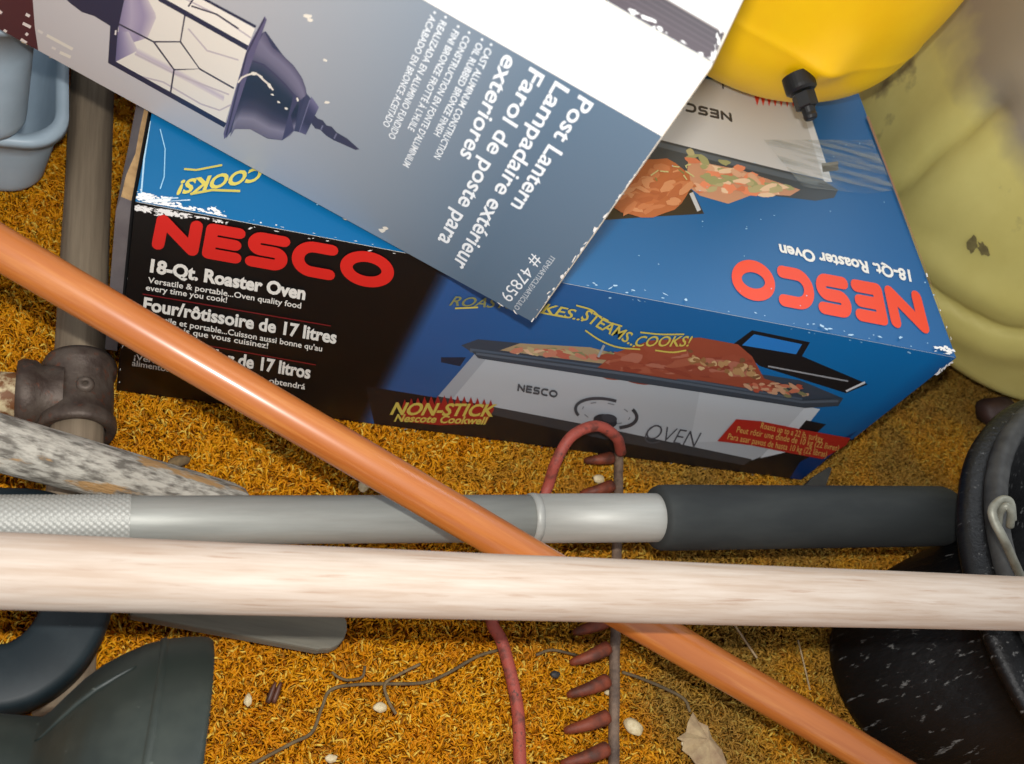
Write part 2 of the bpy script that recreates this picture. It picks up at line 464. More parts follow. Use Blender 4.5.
def carpet():
    rng = np.random.default_rng(5)
    n = 340000
    x = rng.uniform(-.34, 1.16, n); y = rng.uniform(-.46, .58, n)
    ok = ~((x > .004) & (x < .616) & (y > .004) & (y < .456))
    # only the strip of floor the camera can look down on
    c = (np.stack([x, y, np.zeros(n)], 1) - CAM) @ R.T
    px = 512 + FPX * c[:, 0] / c[:, 2]; py = 382 + FPX * c[:, 1] / c[:, 2]
    ok &= (px > -220) & (px < 1240) & (py > -60) & (py < 980)
    x, y = x[ok], y[ok]; n = len(x)
    K = 5
    az = rng.uniform(0, 2 * np.pi, n); ln = rng.uniform(.007, .020, n)
    clump = np.array([noise.noise(Vector((a * 90, b * 90, 3.0))) for a, b in zip(x, y)])
    big = np.array([noise.noise(Vector((a * 30, b * 30, 8.0))) for a, b in zip(x, y)])
    az = az * .8 + clump * 4
    hgt = .0122 * (1 + .38 * clump + .14 * big + rng.uniform(-.2, .12, n))
    pts = np.zeros((n, K, 3))
    cv = rng.normal(0, 2.0, n); bend = rng.uniform(1.2, 2.9, n)
    px_ = x.copy(); py_ = y.copy()
    for k in range(K):
        t = k / (K - 1)
        pts[:, k, 0] = px_; pts[:, k, 1] = py_
        pts[:, k, 2] = FLOOR_Z + hgt * np.sin(t * bend) + rng.normal(0, .0006, n)
        a = az + cv * t * 1.6
        px_ = px_ + np.cos(a) * ln / K * (.4 + t); py_ = py_ + np.sin(a) * ln / K * (.4 + t)
    rad = np.array([.0009, .0010, .0010, .0009, .0006])
    S = 3
    V = np.zeros((n, K, S, 3))
    dirx = np.cos(az + np.pi / 2); diry = np.sin(az + np.pi / 2)
    for s in range(S):
        an = 2 * np.pi * s / S
        for k in range(K):
            V[:, k, s, 0] = pts[:, k, 0] + dirx * np.cos(an) * rad[k]
            V[:, k, s, 1] = pts[:, k, 1] + diry * np.cos(an) * rad[k]
            V[:, k, s, 2] = pts[:, k, 2] + np.sin(an) * rad[k]
    base = (np.arange(n) * K * S)[:, None]
    q = []
    for k in range(K - 1):
        for s in range(S):
            s2 = (s + 1) % S
            q.append([k * S + s, k * S + s2, (k + 1) * S + s2, (k + 1) * S + s])
    q = np.array(q).reshape(-1)
    faces = (base + q[None, :]).reshape(-1).astype(np.int32)
    nf = n * (K - 1) * S
    me = bpy.data.meshes.new('carpet_pile')
    me.vertices.add(n * K * S); me.vertices.foreach_set('co', V.reshape(-1).astype(np.float32))
    me.loops.add(nf * 4); me.loops.foreach_set('vertex_index', faces)
    me.polygons.add(nf)
    me.polygons.foreach_set('loop_start', np.arange(nf, dtype=np.int32) * 4)
    me.polygons.foreach_set('use_smooth', np.ones(nf, dtype=bool))
    me.update(calc_edges=True)
    A = np.array(lin((250, 184, 26))); Bc = np.array(lin((230, 148, 10))); Cc = np.array(lin((252, 214, 90)))
    t = np.clip(rng.uniform(0, 1, n) * .7 + big * .5 + .1, 0, 1)[:, None]
    col = Bc * (1 - t) + A * t
    hi = rng.uniform(0, 1, n) < .12
    col[hi] = Cc
    ca = me.color_attributes.new('dye', 'FLOAT_COLOR', 'POINT')
    full = np.ones((n, K * S, 4)); full[:, :, :3] = col[:, None, :]
    ca.data.foreach_set('color', full.reshape(-1).astype(np.float32))
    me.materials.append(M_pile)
    o = bpy.data.objects.new('carpet_pile', me); COL.objects.link(o)
    tag(o, 'shaggy gold carpet pile covering the floor under everything', 'carpet', kind='stuff')
carpet()

# ------------------------------------------------------------------ roaster box
W, D, H = 0.62, 0.46, 0.2147
rb = thing('roaster_oven_box', 'big blue and black cardboard box for a roaster oven, lying on the carpet', 'box', (0, 0, 0))
YEL = (196, 180, 84); RED = (214, 46, 30); WHT = (226, 224, 216)

fr = Panel((0, 0, 0), (1, 0, 0), (0, 0, 1), (0, -1, 0), W, H)
p_a = fr.uv((431, 281)); p_b = fr.uv((375, 388))
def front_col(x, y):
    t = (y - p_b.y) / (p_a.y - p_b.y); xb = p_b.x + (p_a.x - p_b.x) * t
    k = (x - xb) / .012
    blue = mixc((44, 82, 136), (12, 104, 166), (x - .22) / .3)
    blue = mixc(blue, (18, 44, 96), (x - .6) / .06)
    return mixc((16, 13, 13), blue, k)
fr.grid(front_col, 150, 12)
# dark ground under the pictured oven
fr.poly([(366, 386), (440, 398), (760, 455), (800, 437), (858, 440), (800, 490), (560, 470), (366, 440)], (26, 24, 26))
fr.poly([(800, 462), (858, 430), (860, 470), (800, 490), (780, 486)], (10, 50, 106))
# oven: lid behind, handle, body, rim
fr.poly([(733, 344), (752, 330), (810, 342), (802, 356), (868, 384), (846, 393), (760, 366)], (26, 24, 26))
fr.poly([(742, 345), (754, 334), (802, 344), (796, 354)], (40, 120, 196))
fr.line([(768, 366), (848, 381)], 1.5, (150, 152, 156))
fr.line([(846, 391), (865, 382)], 2, (210, 212, 214))
BT = [(478, 352), (640, 378), (800, 405), (838, 408)]
fr.poly([(476, 352), (640, 376), (800, 404), (815, 408), (790, 445), (752, 460), (600, 428), (438, 396)], (176, 182, 188))
fr.poly([(476, 352), (490, 354), (452, 399), (438, 396)], (156, 162, 170))
fr.poly([(700, 390), (806, 408), (786, 440), (690, 442)], (188, 194, 200))
fr.poly([(806, 406), (820, 409), (786, 452), (760, 458)], (206, 212, 218))
fr.poly([(438, 396), (600, 427), (752, 459), (744, 465), (600, 438), (434, 402)], (58, 60, 64))
fr.poly([(441, 357), (466, 357), (460, 366), (441, 362)], (34, 42, 60))
fr.poly([(806, 420), (826, 424), (812, 437), (796, 432)], (26, 26, 30))
fr.poly([(461, 345), (478, 339), (620, 352), (800, 380), (843, 398), (838, 405), (805, 405), (640, 380), (478, 356)], (58, 66, 78))
fr.line([(470, 350), (640, 373), (802, 400)], 4, (84, 94, 108))
# food in the pan
fr.poly([(500, 350), (520, 343), (590, 347), (650, 362), (640, 368), (560, 358)], (162, 140, 108))
for i in range(46):
    t = rnd.random(); c = (505 + 150 * t, 348 + 14 * t + rnd.gauss(0, 2.2))
    fr.ell(c, rnd.uniform(3, 8), rnd.uniform(1.2, 3), rnd.uniform(-.3, .7), rnd.choice([(178, 160, 120), (188, 122, 100), (128, 128, 92), (206, 172, 140), (176, 96, 78)]), 10, .25)
fr.poly([(594, 370), (616, 352), (650, 340), (700, 337), (738, 344), (752, 356), (764, 378), (790, 386), (760, 390), (700, 380), (640, 376)], (148, 72, 52))
for i in range(70):
    t = rnd.random(); c = (606 + 140 * t, 362 + rnd.gauss(0, 7) + 6 * t)
    fr.ell(c, rnd.uniform(6, 16), rnd.uniform(2, 5), rnd.uniform(-.2, .4), rnd.choice([(152, 76, 56), (160, 88, 66), (138, 64, 48), (170, 104, 84), (146, 72, 54)]), 12, .2)
for i in range(46):
    t = rnd.random(); c = (690 + 68 * t, 358 + 14 * t + rnd.gauss(0, 3.4))
    fr.ell(c, rnd.uniform(2, 5), rnd.uniform(1.2, 3), rnd.uniform(-.3, .7), rnd.choice([(176, 136, 92), (146, 104, 66), (198, 164, 120), (120, 84, 56)]), 9, .25)
for i in range(34):
    t = rnd.random(); c = (745 + 62 * t, 384 + 8 * t + rnd.gauss(0, 3))
    fr.ell(c, rnd.uniform(3, 7), rnd.uniform(1.2, 2.6), rnd.uniform(-.5, .7), rnd.choice([(190, 110, 84), (196, 150, 118), (126, 120, 86), (170, 80, 60)]), 9, .25)
fr.poly([(472, 350), (560, 361), (640, 373), (802, 399), (843, 397), (838, 405), (805, 407), (640, 382), (478, 357)], (58, 66, 76))
fr.line([(476, 352.5), (640, 375), (802, 401), (838, 400)], 2.4, (84, 94, 106))
fr.line([(604, 344), (598, 356)], 2.5, (150, 156, 160))
# oven face
fr.logo('NESCO', (517, 390), (557, 397), (1, -7.5), (1, -7.5), (74, 78, 84), th=.26)
def arc_px(c, a, b, t0, t1, ang, n=18):
    return [(c[0] + a * math.cos(t) * math.cos(ang) - b * math.sin(t) * math.sin(ang), c[1] + a * math.cos(t) * math.sin(ang) + b * math.sin(t) * math.cos(ang)) for t in [math.radians(t0 + (t1 - t0) * i / n) for i in range(n + 1)]]
fr.line(arc_px((606, 412), 31, 14, 150, 285, .17), 3, (66, 70, 76))
fr.line(arc_px((606, 412), 31, 14, -35, 60, .17), 3.4, (60, 62, 68))
for k in range(8):
    q = arc_px((606, 412), 24, 10, k * 45, k * 45 + 16, .17, 3); fr.line(q, 1.0, (120, 124, 130))
fr.ell((605, 420), 12, 7, .17, (48, 50, 56))
fr.ell((609, 417), 8, 4, .17, (66, 68, 74))
fr.text('OVEN', (643, 437), (694, 446), (5, -15), (70, 72, 80), -.012, .2)
fr.line(arc_px((658, 432), 14, 8, 100, 280, -.5), 1.2, (80, 82, 90))
# red banner
fr.poly([(717, 440), (736, 418), (760, 420), (800, 428), (850, 437), (846, 444), (822, 458), (790, 452), (750, 444)], (176, 42, 34))
fr.text('Roasts up to a 22 lb. turkey', (760, 427), (822, 441), (1, -6), (214, 178, 96), .004, .15)
fr.text('Peut rôtir une dinde de 10 kg (22 livres)', (736, 431), (838, 450), (1, -6), (214, 178, 96), .004, .15)
fr.text('Para asar pavos de hasta 10 kg (22 libras)', (727, 438), (826, 456), (1, -6), (214, 178, 96), .004, .15)
# wavy cooking words
fr.text('ROASTS...BA', (449, 304), (545, 309), (4, -9), (128, 128, 80), .012, .2)
fr.text('KES...', (541, 311), (583, 320), (4, -9), YEL, .015, .2)
fr.text('STEAMS...', (580, 317), (634, 346), (6, -10), YEL, .015, .2)
fr.text('COOKS!', (633, 345), (688, 345), (3, -10), YEL, .015, .2)
for q in ([(576, 304), (592, 309), (604, 319), (622, 325)], [(585, 329), (600, 339), (618, 346), (640, 348)], [(640, 331), (660, 333), (684, 333)], [(655, 349), (672, 351), (686, 349)], [(540, 311), (555, 314), (566, 316)], [(455, 307), (478, 306)]):
    fr.line([tuple(p) for p in spline([(a, b, 0) for a, b in q], 5) for p in [(p.x, p.y)]], 1.6, YEL)
# non-stick burst
st = []
for k in range(30):
    x = 398 + 96 * k / 29; st.append((x, (408 if k % 2 else 399) - 5 * math.sin(math.pi * k / 29)))
fr.poly(st + [(486, 422), (440, 424), (402, 420)], (150, 36, 34))
fr.text('NON-STICK', (390, 413), (493, 415), (3, -11.5), YEL, .03, .2)
fr.text('Nescote Cookwell', (394, 420), (485, 423), (2, -7), YEL, .03, .15)
# black end of the face
fr.logo('NESCO', (151, 247), (392, 290), (7, -35), (4, -35), (206, 38, 32), th=.30, gap=.085)
fr.text('18-Qt. Roaster Oven', (150, 270), (305, 298), (1.5, -12), WHT, .045)
fr.text('Versatile & portable...Oven quality food', (148, 281), (301, 307), (.6, -5.5), WHT, .014)
fr.text('every time you cook!', (146, 288.5), (227, 301), (.6, -5.5), WHT, .014)
fr.line([(143, 292.5), (331, 324.5)], 1.0, (120, 26, 34))
fr.text('Four/rôtissoire de 17 litres', (143, 308), (336, 342), (1.5, -12), WHT, .035)
fr.text("Versatile et portable...Cuisson aussi bonne qu'au", (142, 317.5), (322, 350), (.6, -5.5), WHT, .014)
fr.text('chaque fois que vous cuisinez!', (141, 324.5), (268, 347), (.6, -5.5), WHT, .014)
fr.line([(140, 332), (316, 363.5)], 1.0, (120, 26, 34))
fr.text('Horno asador de 17 litros', (139, 347), (310, 377), (1.5, -12), WHT, .035)
fr.text('¡Versátil y portátil...el calor que obtendrá', (134, 358), (305, 388), (.6, -5.5), WHT, .014)
fr.text('alimentos con calidad', (132, 364), (214, 378), (.6, -5.5), WHT, .014)
# worn paper
fr.scuff((135, 206), (190, 213), 120, 1.7, spread=1.6)
fr.scuff((190, 212), (230, 221), 30, 1.2, spread=1.2)
fr.scuff((140, 203), (400, 252), 26, 1.3, spread=1.0)
fr.scuff((131, 215), (119, 385), 34, 1.4, spread=1.0)
fr.scuff((600, 290), (955, 357), 30, 1.1, (150, 190, 220), spread=1.2)
fr.scuff((951, 362), (935, 374), 10, 2.0, spread=1.5)
fr.scuff((380, 424), (790, 478), 22, .9, (150, 150, 148), spread=.8)
fr.build('front_panel', rb, 'black front face turning blue, printed with a pictured oven')

tp = Panel((0, 0, H), (1, 0, 0), (0, 1, 0), (0, 0, 1), W, D)
tp.grid(lambda x, y: mixc((10, 100, 150), (16, 92, 148), x / W), 4, 4)
LX = (24, 30, 40)
# upside-down pictured oven
tp.poly([(560, 60), (700, 78), (800, 92), (826, 180), (660, 143), (540, 100)], (202, 200, 196))
tp.poly([(797, 92), (804, 96), (832, 182), (824, 182)], (224, 226, 228))
tp.logo('NESCO', (731, 113), (672, 99), (1.5, 9.5), (-2, 9), (58, 58, 60), th=.26)
st = [(752, 80)]
for k in range(15): st.append((754 + 42 * k / 14, (106 if k % 2 else 95) + 2 * k / 14))
tp.poly(st + [(796, 85)], (214, 60, 36))
tp.text('4-in-1', (752, 84), (722, 82), (0, 7), (60, 60, 60), .01)
tp.poly([(560, 112), (660, 140), (740, 160), (822, 180), (838, 190), (834, 198), (815, 201), (740, 192), (660, 168), (560, 150)], (62, 70, 76))
tp.line([(600, 126), (660, 145), (740, 165), (818, 184)], 5, (88, 98, 106))
tp.poly([(560, 195), (630, 190), (692, 190), (704, 214), (650, 217), (580, 222)], (44, 40, 36))
tp.line([(691, 193), (699, 211)], 4, (190, 190, 188))
tp.line([(822, 168), (838, 166)], 9, (86, 82, 70))
tp.line([(822, 165), (838, 163)], 3, (130, 126, 112))
tp.poly([(688, 160), (740, 170), (800, 190), (790, 196), (755, 194), (728, 204), (700, 196), (686, 185)], (196, 142, 110))
for i in range(70):
    t = rnd.random(); c = (690 + 100 * t, 174 + 18 * t + rnd.gauss(0, 1) * (10 - 8 * t))
    tp.ell(c, rnd.uniform(4, 9), rnd.uniform(2, 4), rnd.uniform(-.3, .8), rnd.choice([(216, 166, 132), (228, 138, 100), (158, 156, 108), (230, 196, 160), (206, 120, 86), (180, 168, 122)]), 10, .25)
tp.ell((648, 188), 44, 29, -.15, (176, 100, 62), 24, .05)
for i in range(60):
    a = rnd.uniform(0, 6.28); q = rnd.random() ** .5
    tp.ell((648 + 40 * q * math.cos(a), 188 + 25 * q * math.sin(a)), rnd.uniform(4, 10), rnd.uniform(2, 5), rnd.uniform(-.8, .4), rnd.choice([(184, 106, 66), (192, 118, 78), (168, 92, 58), (204, 138, 96), (176, 100, 64)]), 11, .2)
for i in range(9):
    x = rnd.uniform(655, 688); y = rnd.uniform(163, 182)
    tp.line([(x, y), (x + rnd.uniform(-9, 9), y + rnd.uniform(-6, 6))], 1.2, rnd.choice([(196, 190, 130), (120, 124, 70)]))
tp.text('18-Qt. Roaster Oven', (909, 271), (778, 245), (2, 11), (234, 232, 224), .035)
tp.logo('NESCO', (919, 292), (731, 257), (11, 43), (0, 40), (232, 66, 28), th=.30, gap=.085)
tp.text('COOKS!', (264, 168), (181, 182), (-2, 13), (208, 192, 90), .035, .2)
tp.line([(184, 170), (196, 171), (222, 166)], 2.0, YEL)
tp.line([(190, 195), (212, 191), (240, 192)], 2.4, YEL)
# pale creases and rubbed paper
tp.line([(160, 130), (165, 150), (164, 178), (160, 190)], 1.0, (150, 196, 220))
tp.line([(150, 122), (144, 160), (141, 196)], 1.6, (170, 204, 222))
tp.scuff((136, 200), (170, 204), 130, 1.7, spread=3.2)
tp.scuff((160, 206), (225, 218), 130, 1.6, spread=1.8)
for q in ((138, 206), (150, 208)): tp.line([q, (q[0] + 40, q[1] - 6)], 1.2, (190, 210, 222))
tp.scuff((230, 219), (420, 256), 12, 1.2, spread=1.5)
tp.scuff((500, 268), (950, 354), 40, 1.4, (170, 204, 228), spread=2.5)
tp.scuff((935, 350), (954, 355), 14, 2.4, spread=1.8)
tp.line([(956, 354), (925, 272), (896, 197), (866, 118)], 2.4, (150, 112, 80))
tp.scuff((953, 350), (915, 245), 12, 1.0, spread=.8)
for i in range(90):
    tp.ell((rnd.uniform(150, 940), rnd.uniform(130, 350)), rnd.uniform(.4, 1.0), rnd.uniform(.3, .7), 0, (160, 200, 226), 6, .3)
tp.build('top_panel', rb, 'blue top face with upside-down red lettering')

lp = Panel((0, D, 0), (0, -1, 0), (0, 0, 1), (-1, 0, 0), D, H, edge=(120, 114, 112)); lp.grid(lambda x, y: (112, 106, 108), 1, 1)
lp.build('side_panel', rb, 'grey left side of the box')
rp = Panel((W, 0, 0), (0, 1, 0), (0, 0, 1), (1, 0, 0), D, H); rp.grid(lambda x, y: (20, 84, 150), 1, 1)
rp.build('side_panel', rb)
bp_ = Panel((W, D, 0), (-1, 0, 0), (0, 0, 1), (0, 1, 0), W, H); bp_.grid(lambda x, y: (24, 100, 170), 1, 1)
bp_.build('back_panel', rb)
bo = Panel((0, D, 0.0005), (1, 0, 0), (0, -1, 0), (0, 0, -1), W, D, edge=(150, 120, 84)); bo.build('bottom_panel', rb)
# torn end flap standing a little away from the left end
bm = bmesh.new(); ys = [0.0 + .012 + i * (D - .02) / 24 for i in range(25)]
rows = []
for i, y in enumerate(ys):
    k = noise.noise(Vector((y * 40, 0, 1))); k2 = noise.noise(Vector((y * 90, 4, 1)))
    o1 = -.0108 - .0008 * k; o2 = -.0052 - .0012 * k2 - (.003 if i < 2 else 0)
    rows.append([bm.verts.new((dx, y - .010, z)) for dx, z in ((o1, .05), (-.0024, .05), (-.0024, H - .002 + .001 * k), (o2, H - .0005 + .001 * k2), (o1, H - .014))])
for a, b in zip(rows, rows[1:]):
    for i in range(5): bm.faces.new((a[i], a[(i + 1) % 5], b[(i + 1) % 5], b[i]))
bm.faces.new(rows[0][::-1]); bm.faces.new(rows[-1])
fo = obj('end_flap', bm, [M_greyb, M_kraft], rb, smooth=False)
for p in fo.data.polygons:
    if p.normal.z > .75: p.material_index = 1
fo['label'] = 'grey cardboard end flap with a torn tan edge'
# tape across the right edge
bm = bmesh.new()
quad = [(764, 140), (872, 140), (894, 190), (868, 194), (803, 187)]
tv = [on(p, H + .0016) for p in quad]
prismv = [bm.verts.new(v) for v in tv]; prt = [bm.verts.new(v + Vector((0, 0, .0003))) for v in tv]
bm.faces.new(prismv[::-1]); bm.faces.new(prt)
for i in range(5): bm.faces.new((prismv[i], prismv[(i + 1) % 5], prt[(i + 1) % 5], prt[i]))
obj('tape_strip', bm, M_tape, rb, smooth=False)['label'] = 'wrinkled clear packing tape'

# ------------------------------------------------------------------ lantern box standing on the roaster box
ang_u = Vector((.910, -.414, 0)).normalized(); back = Vector((.414, .910, 0)).normalized()
PB = Vector((.25, -.041, H + .0036))                      # lower right corner of the printed face
lean = .20
vv = (Vector((0, 0, 1)) - back * lean).normalized()
LB, HB, TB = .47, .256, .13
O_ = PB - ang_u * LB
lb = thing('lantern_box', 'long grey-blue and white printed lamp box lying across the roaster box', 'box', O_)
nf = ang_u.cross(vv).normalized()
GREYEDGE = (182, 148, 104)
lf = Panel(O_, ang_u, vv, nf, LB, HB, thick=.0028, edge=GREYEDGE)
def rowcol(x, y):
    return mixc((192, 188, 187), (88, 110, 130), max(0, (x - .16) / (LB - .16 - .05)) ** 1.5)
gy = lf.uv((663, 137)).y
gy2 = lf.uv((425, 0)).y; gym = (gy + gy2) / 2
lf.grid(lambda x, y: (240, 238, 232), 2, 2)
lf.grid(rowcol, 40, 6, 0, 0, LB, gym)
SL = (70, 88, 104)
# maroon end band
lf.poly([(-260, -200), (30, -60), (33, 0), (35, 27), (39, 53), (0, 33), (-260, -105)], (74, 36, 46))
for a, b in (((26, 14), (30, 16)), ((23, 23), (31, 27)), ((26, 33), (28, 35)), ((21, 39), (27, 43)), ((4, 30), (7, 32)), ((-2, 10), (2, 13))):
    lf.line([a, b], 3, (226, 216, 208))
lf.line([(47, 35), (73, 49)], 3, (220, 214, 200)); lf.line([(38, 30), (43, 33)], 2.6, (214, 208, 200))
lf.line([(60, 52), (71, 57)], 3, (220, 214, 200)); lf.line([(52, 47), (56, 49)], 2.4, (214, 208, 200))
def c1(*q): return [(x / 3.183, y / 3.183) for x, y in q]
def c2(*q): return [(200 + x / 3.185, y / 3.185) for x, y in q]
NAVY = (40, 46, 70); NAVL = (96, 98, 128)
# lantern base and lit panes
lf.poly(c1((150, -60), (225, 10), (262, 38), (300, 50), (352, 82), (380, 0), (420, -120)), NAVY)
lf.poly(c1((385, -20), (372, 95), (366, 200), (716, 395), (786, 160), (510, 0), (440, -40)), (224, 218, 206))
lf.blend(c1((392, -10), (380, 60), (374, 150)), c1((470, -6), (500, 50), (470, 120)), [(128, 120, 150), (168, 158, 178), (150, 140, 166), (196, 186, 190)], 8)
lf.blend(c1((374, 100), (368, 196)), c1((410, 100), (440, 160)), [(104, 100, 134), (150, 142, 168), (196, 188, 192)], 6)
lf.blend(c1((440, 150), (600, 236), (716, 300)), c1((430, 176), (590, 256), (712, 322)), [(224, 218, 206), (190, 180, 190), (214, 206, 200)], 10)
lf.poly(c1((520, -60), (520, 0), (790, 148), (812, 90), (560, -50)), (232, 226, 214))
for q in (((560, -20), (690, 45), (800, 120)), ((400, 230), (520, 260), (640, 330)), ((430, 170), (560, 235), (730, 300)), ((600, 90), (660, 160), (760, 190)), ((640, 330), (700, 350), (740, 330))):
    lf.line(c1(*q), 1.6, (186, 176, 180))
for q in (((380, 76), (490, 132), (575, 132), (590, 44)), ((490, 132), (555, 221), (636, 218), (575, 132)), ((555, 221), (543, 298)), ((636, 218), (745, 280)), ((600, 20), (620, -10)), ((610, 18), (690, 44), (760, 90))):
    lf.line(c1(*q), 1.7, (62, 62, 78))
lf.line(c1((348, 192), (718, 398)), 5, NAVY)
lf.line(c1((508, -6), (790, 152)), 5, NAVY)
lf.line(c1((640, -10), (815, 84)), 2.6, NAVY)
lf.poly(c1((352, 82), (385, -30), (398, -10), (376, 95), (368, 200), (345, 196)), NAVY)
lf.line(c1((370, 95), (368, 110)), 1.6, (220, 214, 208))
# roof cap and finial
roof = [(152, 150), (170, 120), (210, 98), (262, 170), (310, 225), (334, 270), (340, 302), (300, 416), (262, 446), (215, 440), (160, 410), (110, 408), (92, 428), (84, 440)]
lf.poly(c2(*roof), (54, 60, 86))
up_ = c2((205, 98), (232, 150), (262, 172), (300, 208), (326, 246), (338, 280), (341, 300))
md_ = c2((160, 190), (180, 196), (205, 205), (240, 235), (275, 270), (300, 300), (318, 320))
lo2 = c2((96, 436), (112, 410), (160, 410), (215, 438), (262, 446), (288, 430), (302, 414))
lf.blend(up_, md_, [(84, 82, 106), (116, 114, 136), (106, 104, 126), (80, 82, 104)])
lf.blend(md_, lo2, [(66, 70, 92), (36, 52, 72), (30, 46, 66), (36, 46, 68), (60, 62, 86), (124, 122, 142), (98, 96, 118)])
lf.line(md_, 1.2, (60, 60, 88))
lf.poly(c2((300, 296), (318, 312), (290, 366), (300, 414), (270, 440), (262, 446), (292, 330)), (64, 66, 94))
lf.poly(c2((207, 50), (214, 62), (172, 178), (92, 428), (78, 442), (76, 424), (140, 190), (152, 150)), (92, 88, 118))
lf.line(c2((206, 58), (150, 170), (84, 430)), 1.6, (54, 54, 78))
lf.poly(c2((340, 296), (372, 334), (368, 352), (336, 424), (300, 416)), (60, 66, 92))
lf.line(c2((352, 316), (318, 420)), 1.4, (112, 112, 140))
lf.poly(c2((362, 362), (376, 376), (392, 382), (404, 398), (420, 402), (436, 420), (470, 440), (508, 474), (496, 476), (456, 458), (424, 444), (402, 430), (384, 412), (368, 408), (356, 392)), (56, 60, 82))
lf.line(c2((392, 398), (386, 412)), 1.4, (110, 112, 136)); lf.line(c2((436, 424), (428, 440)), 1.4, (110, 112, 136))
lf.line(c2((122, 262), (134, 246), (150, 238), (172, 232), (186, 236), (200, 250), (214, 262), (226, 274), (234, 286)), 1.8, (220, 212, 200))
lf.blend(c2((356, 306), (380, 340)), c2((318, 420), (338, 428)), [(112, 110, 140), (60, 64, 92), (50, 56, 80), (88, 88, 118)], 4)
for q in ((172, 232, 6), (196, 244, 4), (222, 272, 5), (232, 300, 3), (252, 324, 3), (276, 344, 3), (312, 316, 4), (345, 50, 7), (352, 62, 5), (400, 190, 4), (405, 324, 5), (580, 732, 6), (592, 726, 5)):
    x, y = c2(q[:2])[0]; lf.ell((x, y), q[2] * .55, q[2] * .32, rnd.uniform(0, 1.5), (226, 220, 206), 9, .3)
# lettering
TW = (226, 232, 236)
for s, a, b in (('Post Lantern', (580, 94), (511, 204)), ('Lampadaire extérieur', (556, 80), (453, 263)), ('Farol de poste para', (531, 66), (438, 239)), ('exteriores', (505, 52), (460, 154))):
    lf.text(s, a, b, (14, 9), TW, .016)
for s, a, b in (('• CAST ALUMINUM CONSTRUCTION', (489, 41), (434, 156)), ('• OIL RUBBED BRONZE FINISH', (480, 36), (434, 133)), ("• CONSTRUCTION EN FONTE D'ALUMINIUM", (467, 29), (403, 164)),
                ("• FINI BRONZE FROTTÉ À L'HUILE", (456, 23), (408, 128)), ('• REALIZADA EN ALUMINIO FUNDIDO', (443.5, 13.5), (388.5, 136)), ('• ACABADO EN BRONCE ACEITADO', (432.6, 9), (383, 124))):
    lf.text(s, a, b, (6, 3.6), TW, .012)
lf.text('# 47859', (534, 253), (500, 295), (10.5, 7), TW, .0)
lf.text('ITEM/ARTICLE/ARTÍCULO', (551, 255), (514, 307), (4.4, 3), (200, 208, 214), .0)
# rubbed edges
lf.line([(-20, 23), (120, 99), (256, 172), (400, 251.5), (529, 323)], 3.4, (166, 130, 88))
lf.line([(-20, 25), (120, 101), (256, 174), (400, 253.5), (529, 325)], 1.6, (110, 80, 52))
lf.scuff((531, 324), (600, 226), 34, 2.0, spread=1.4)
lf.scuff((600, 226), (664, 137), 30, 2.2, spread=1.2)
lf.scuff((474, 290), (530, 325), 10, 2.4, spread=2.2)
lf.scuff((0, 30), (520, 318), 60, 1.0, (206, 180, 140), spread=.9)
lf.scuff((480, 297), (486, 305), 4, 4, spread=2)
lf.build('front_panel', lb, 'grey-blue and white face with a pictured lantern')

OT = O_ + vv * HB
lt = Panel(OT, ang_u, back, Vector((0, 0, 1)), LB, TB, thick=.0028, edge=(206, 176, 140))
lt.grid(lambda x, y: (214, 226, 222), 2, 2)
bw = lt.uv((720, 31)).y
lt.grid(lambda x, y: mixc((64, 48, 54), (48, 36, 42), y / bw), 2, 3, 0, 0.0006, LB, bw)
for k in range(4): lt.grid(lambda x, y: (76, 62, 68), 1, 1, 0, bw * (.3 + .17 * k), LB, bw * (.34 + .17 * k))
lt.grid(lambda x, y: (150, 136, 130), 1, 1, 0, bw * .97, LB, bw * 1.02)
for k in range(16):
    lt.grid(lambda x, y: (204, 218, 213), 1, 1, 0, bw + .004 + k * .006, LB, bw + .0055 + k * .006)
lt.scuff((620, 6), (712, 62), 12, 2.6, spread=2.5)
lt.scuff((712, 62), (720, 30), 12, 2.2, spread=1.4)
lt.build('top_panel', lb, 'pale face with a dark brown band')
lk = Panel(O_ + ang_u * LB + back * TB, -ang_u, vv, -nf, LB, HB, thick=.0028, edge=GREYEDGE); lk.grid(lambda x, y: (150, 158, 166), 1, 1)
lk.build('back_panel', lb)
lo_ = Panel(O_ + back * TB + Vector((0, 0, .0002)), ang_u, -back, Vector((0, 0, -1)), LB, TB, thick=.0028, edge=GREYEDGE); lo_.build('bottom_panel', lb)
# end boards: left end closed, right end a flap a little open
le = Panel(O_ + back * TB, -back, vv, -ang_u, TB, HB, thick=.0028, edge=GREYEDGE); le.grid(lambda x, y: (60, 32, 42), 1, 1); le.build('end_panel', lb)
ro = O_ + ang_u * LB
hx = (back + ang_u * .0).normalized()
re_ = Panel(ro - ang_u * .006 + back * .003, back, vv, ang_u, TB - .006, HB - .004, thick=.0024, edge=(170, 140, 100)); re_.grid(lambda x, y: (150, 128, 102), 1, 1); re_.build('end_panel', lb)
fd = (back + ang_u * .035).normalized()
fl = Panel(ro + ang_u * .0006 + vv * .004, fd, vv, fd.cross(vv).normalized(), TB * .92, HB - .006, thick=.0024, edge=(226, 218, 204))
fl.grid(lambda x, y: (206, 204, 200), 1, 1)
fl.build('end_flap', lb, 'loose end flap with a bare cardboard edge')

# ------------------------------------------------------------------ poles
def pole(name, label, cat, a, b):
    t = thing(name, label, cat, a, axis_frame(a, b)); return t, (b - a).length
def ext(a, b, e0, e1):
    d = (b - a); return a - d * e0, b + d * e1
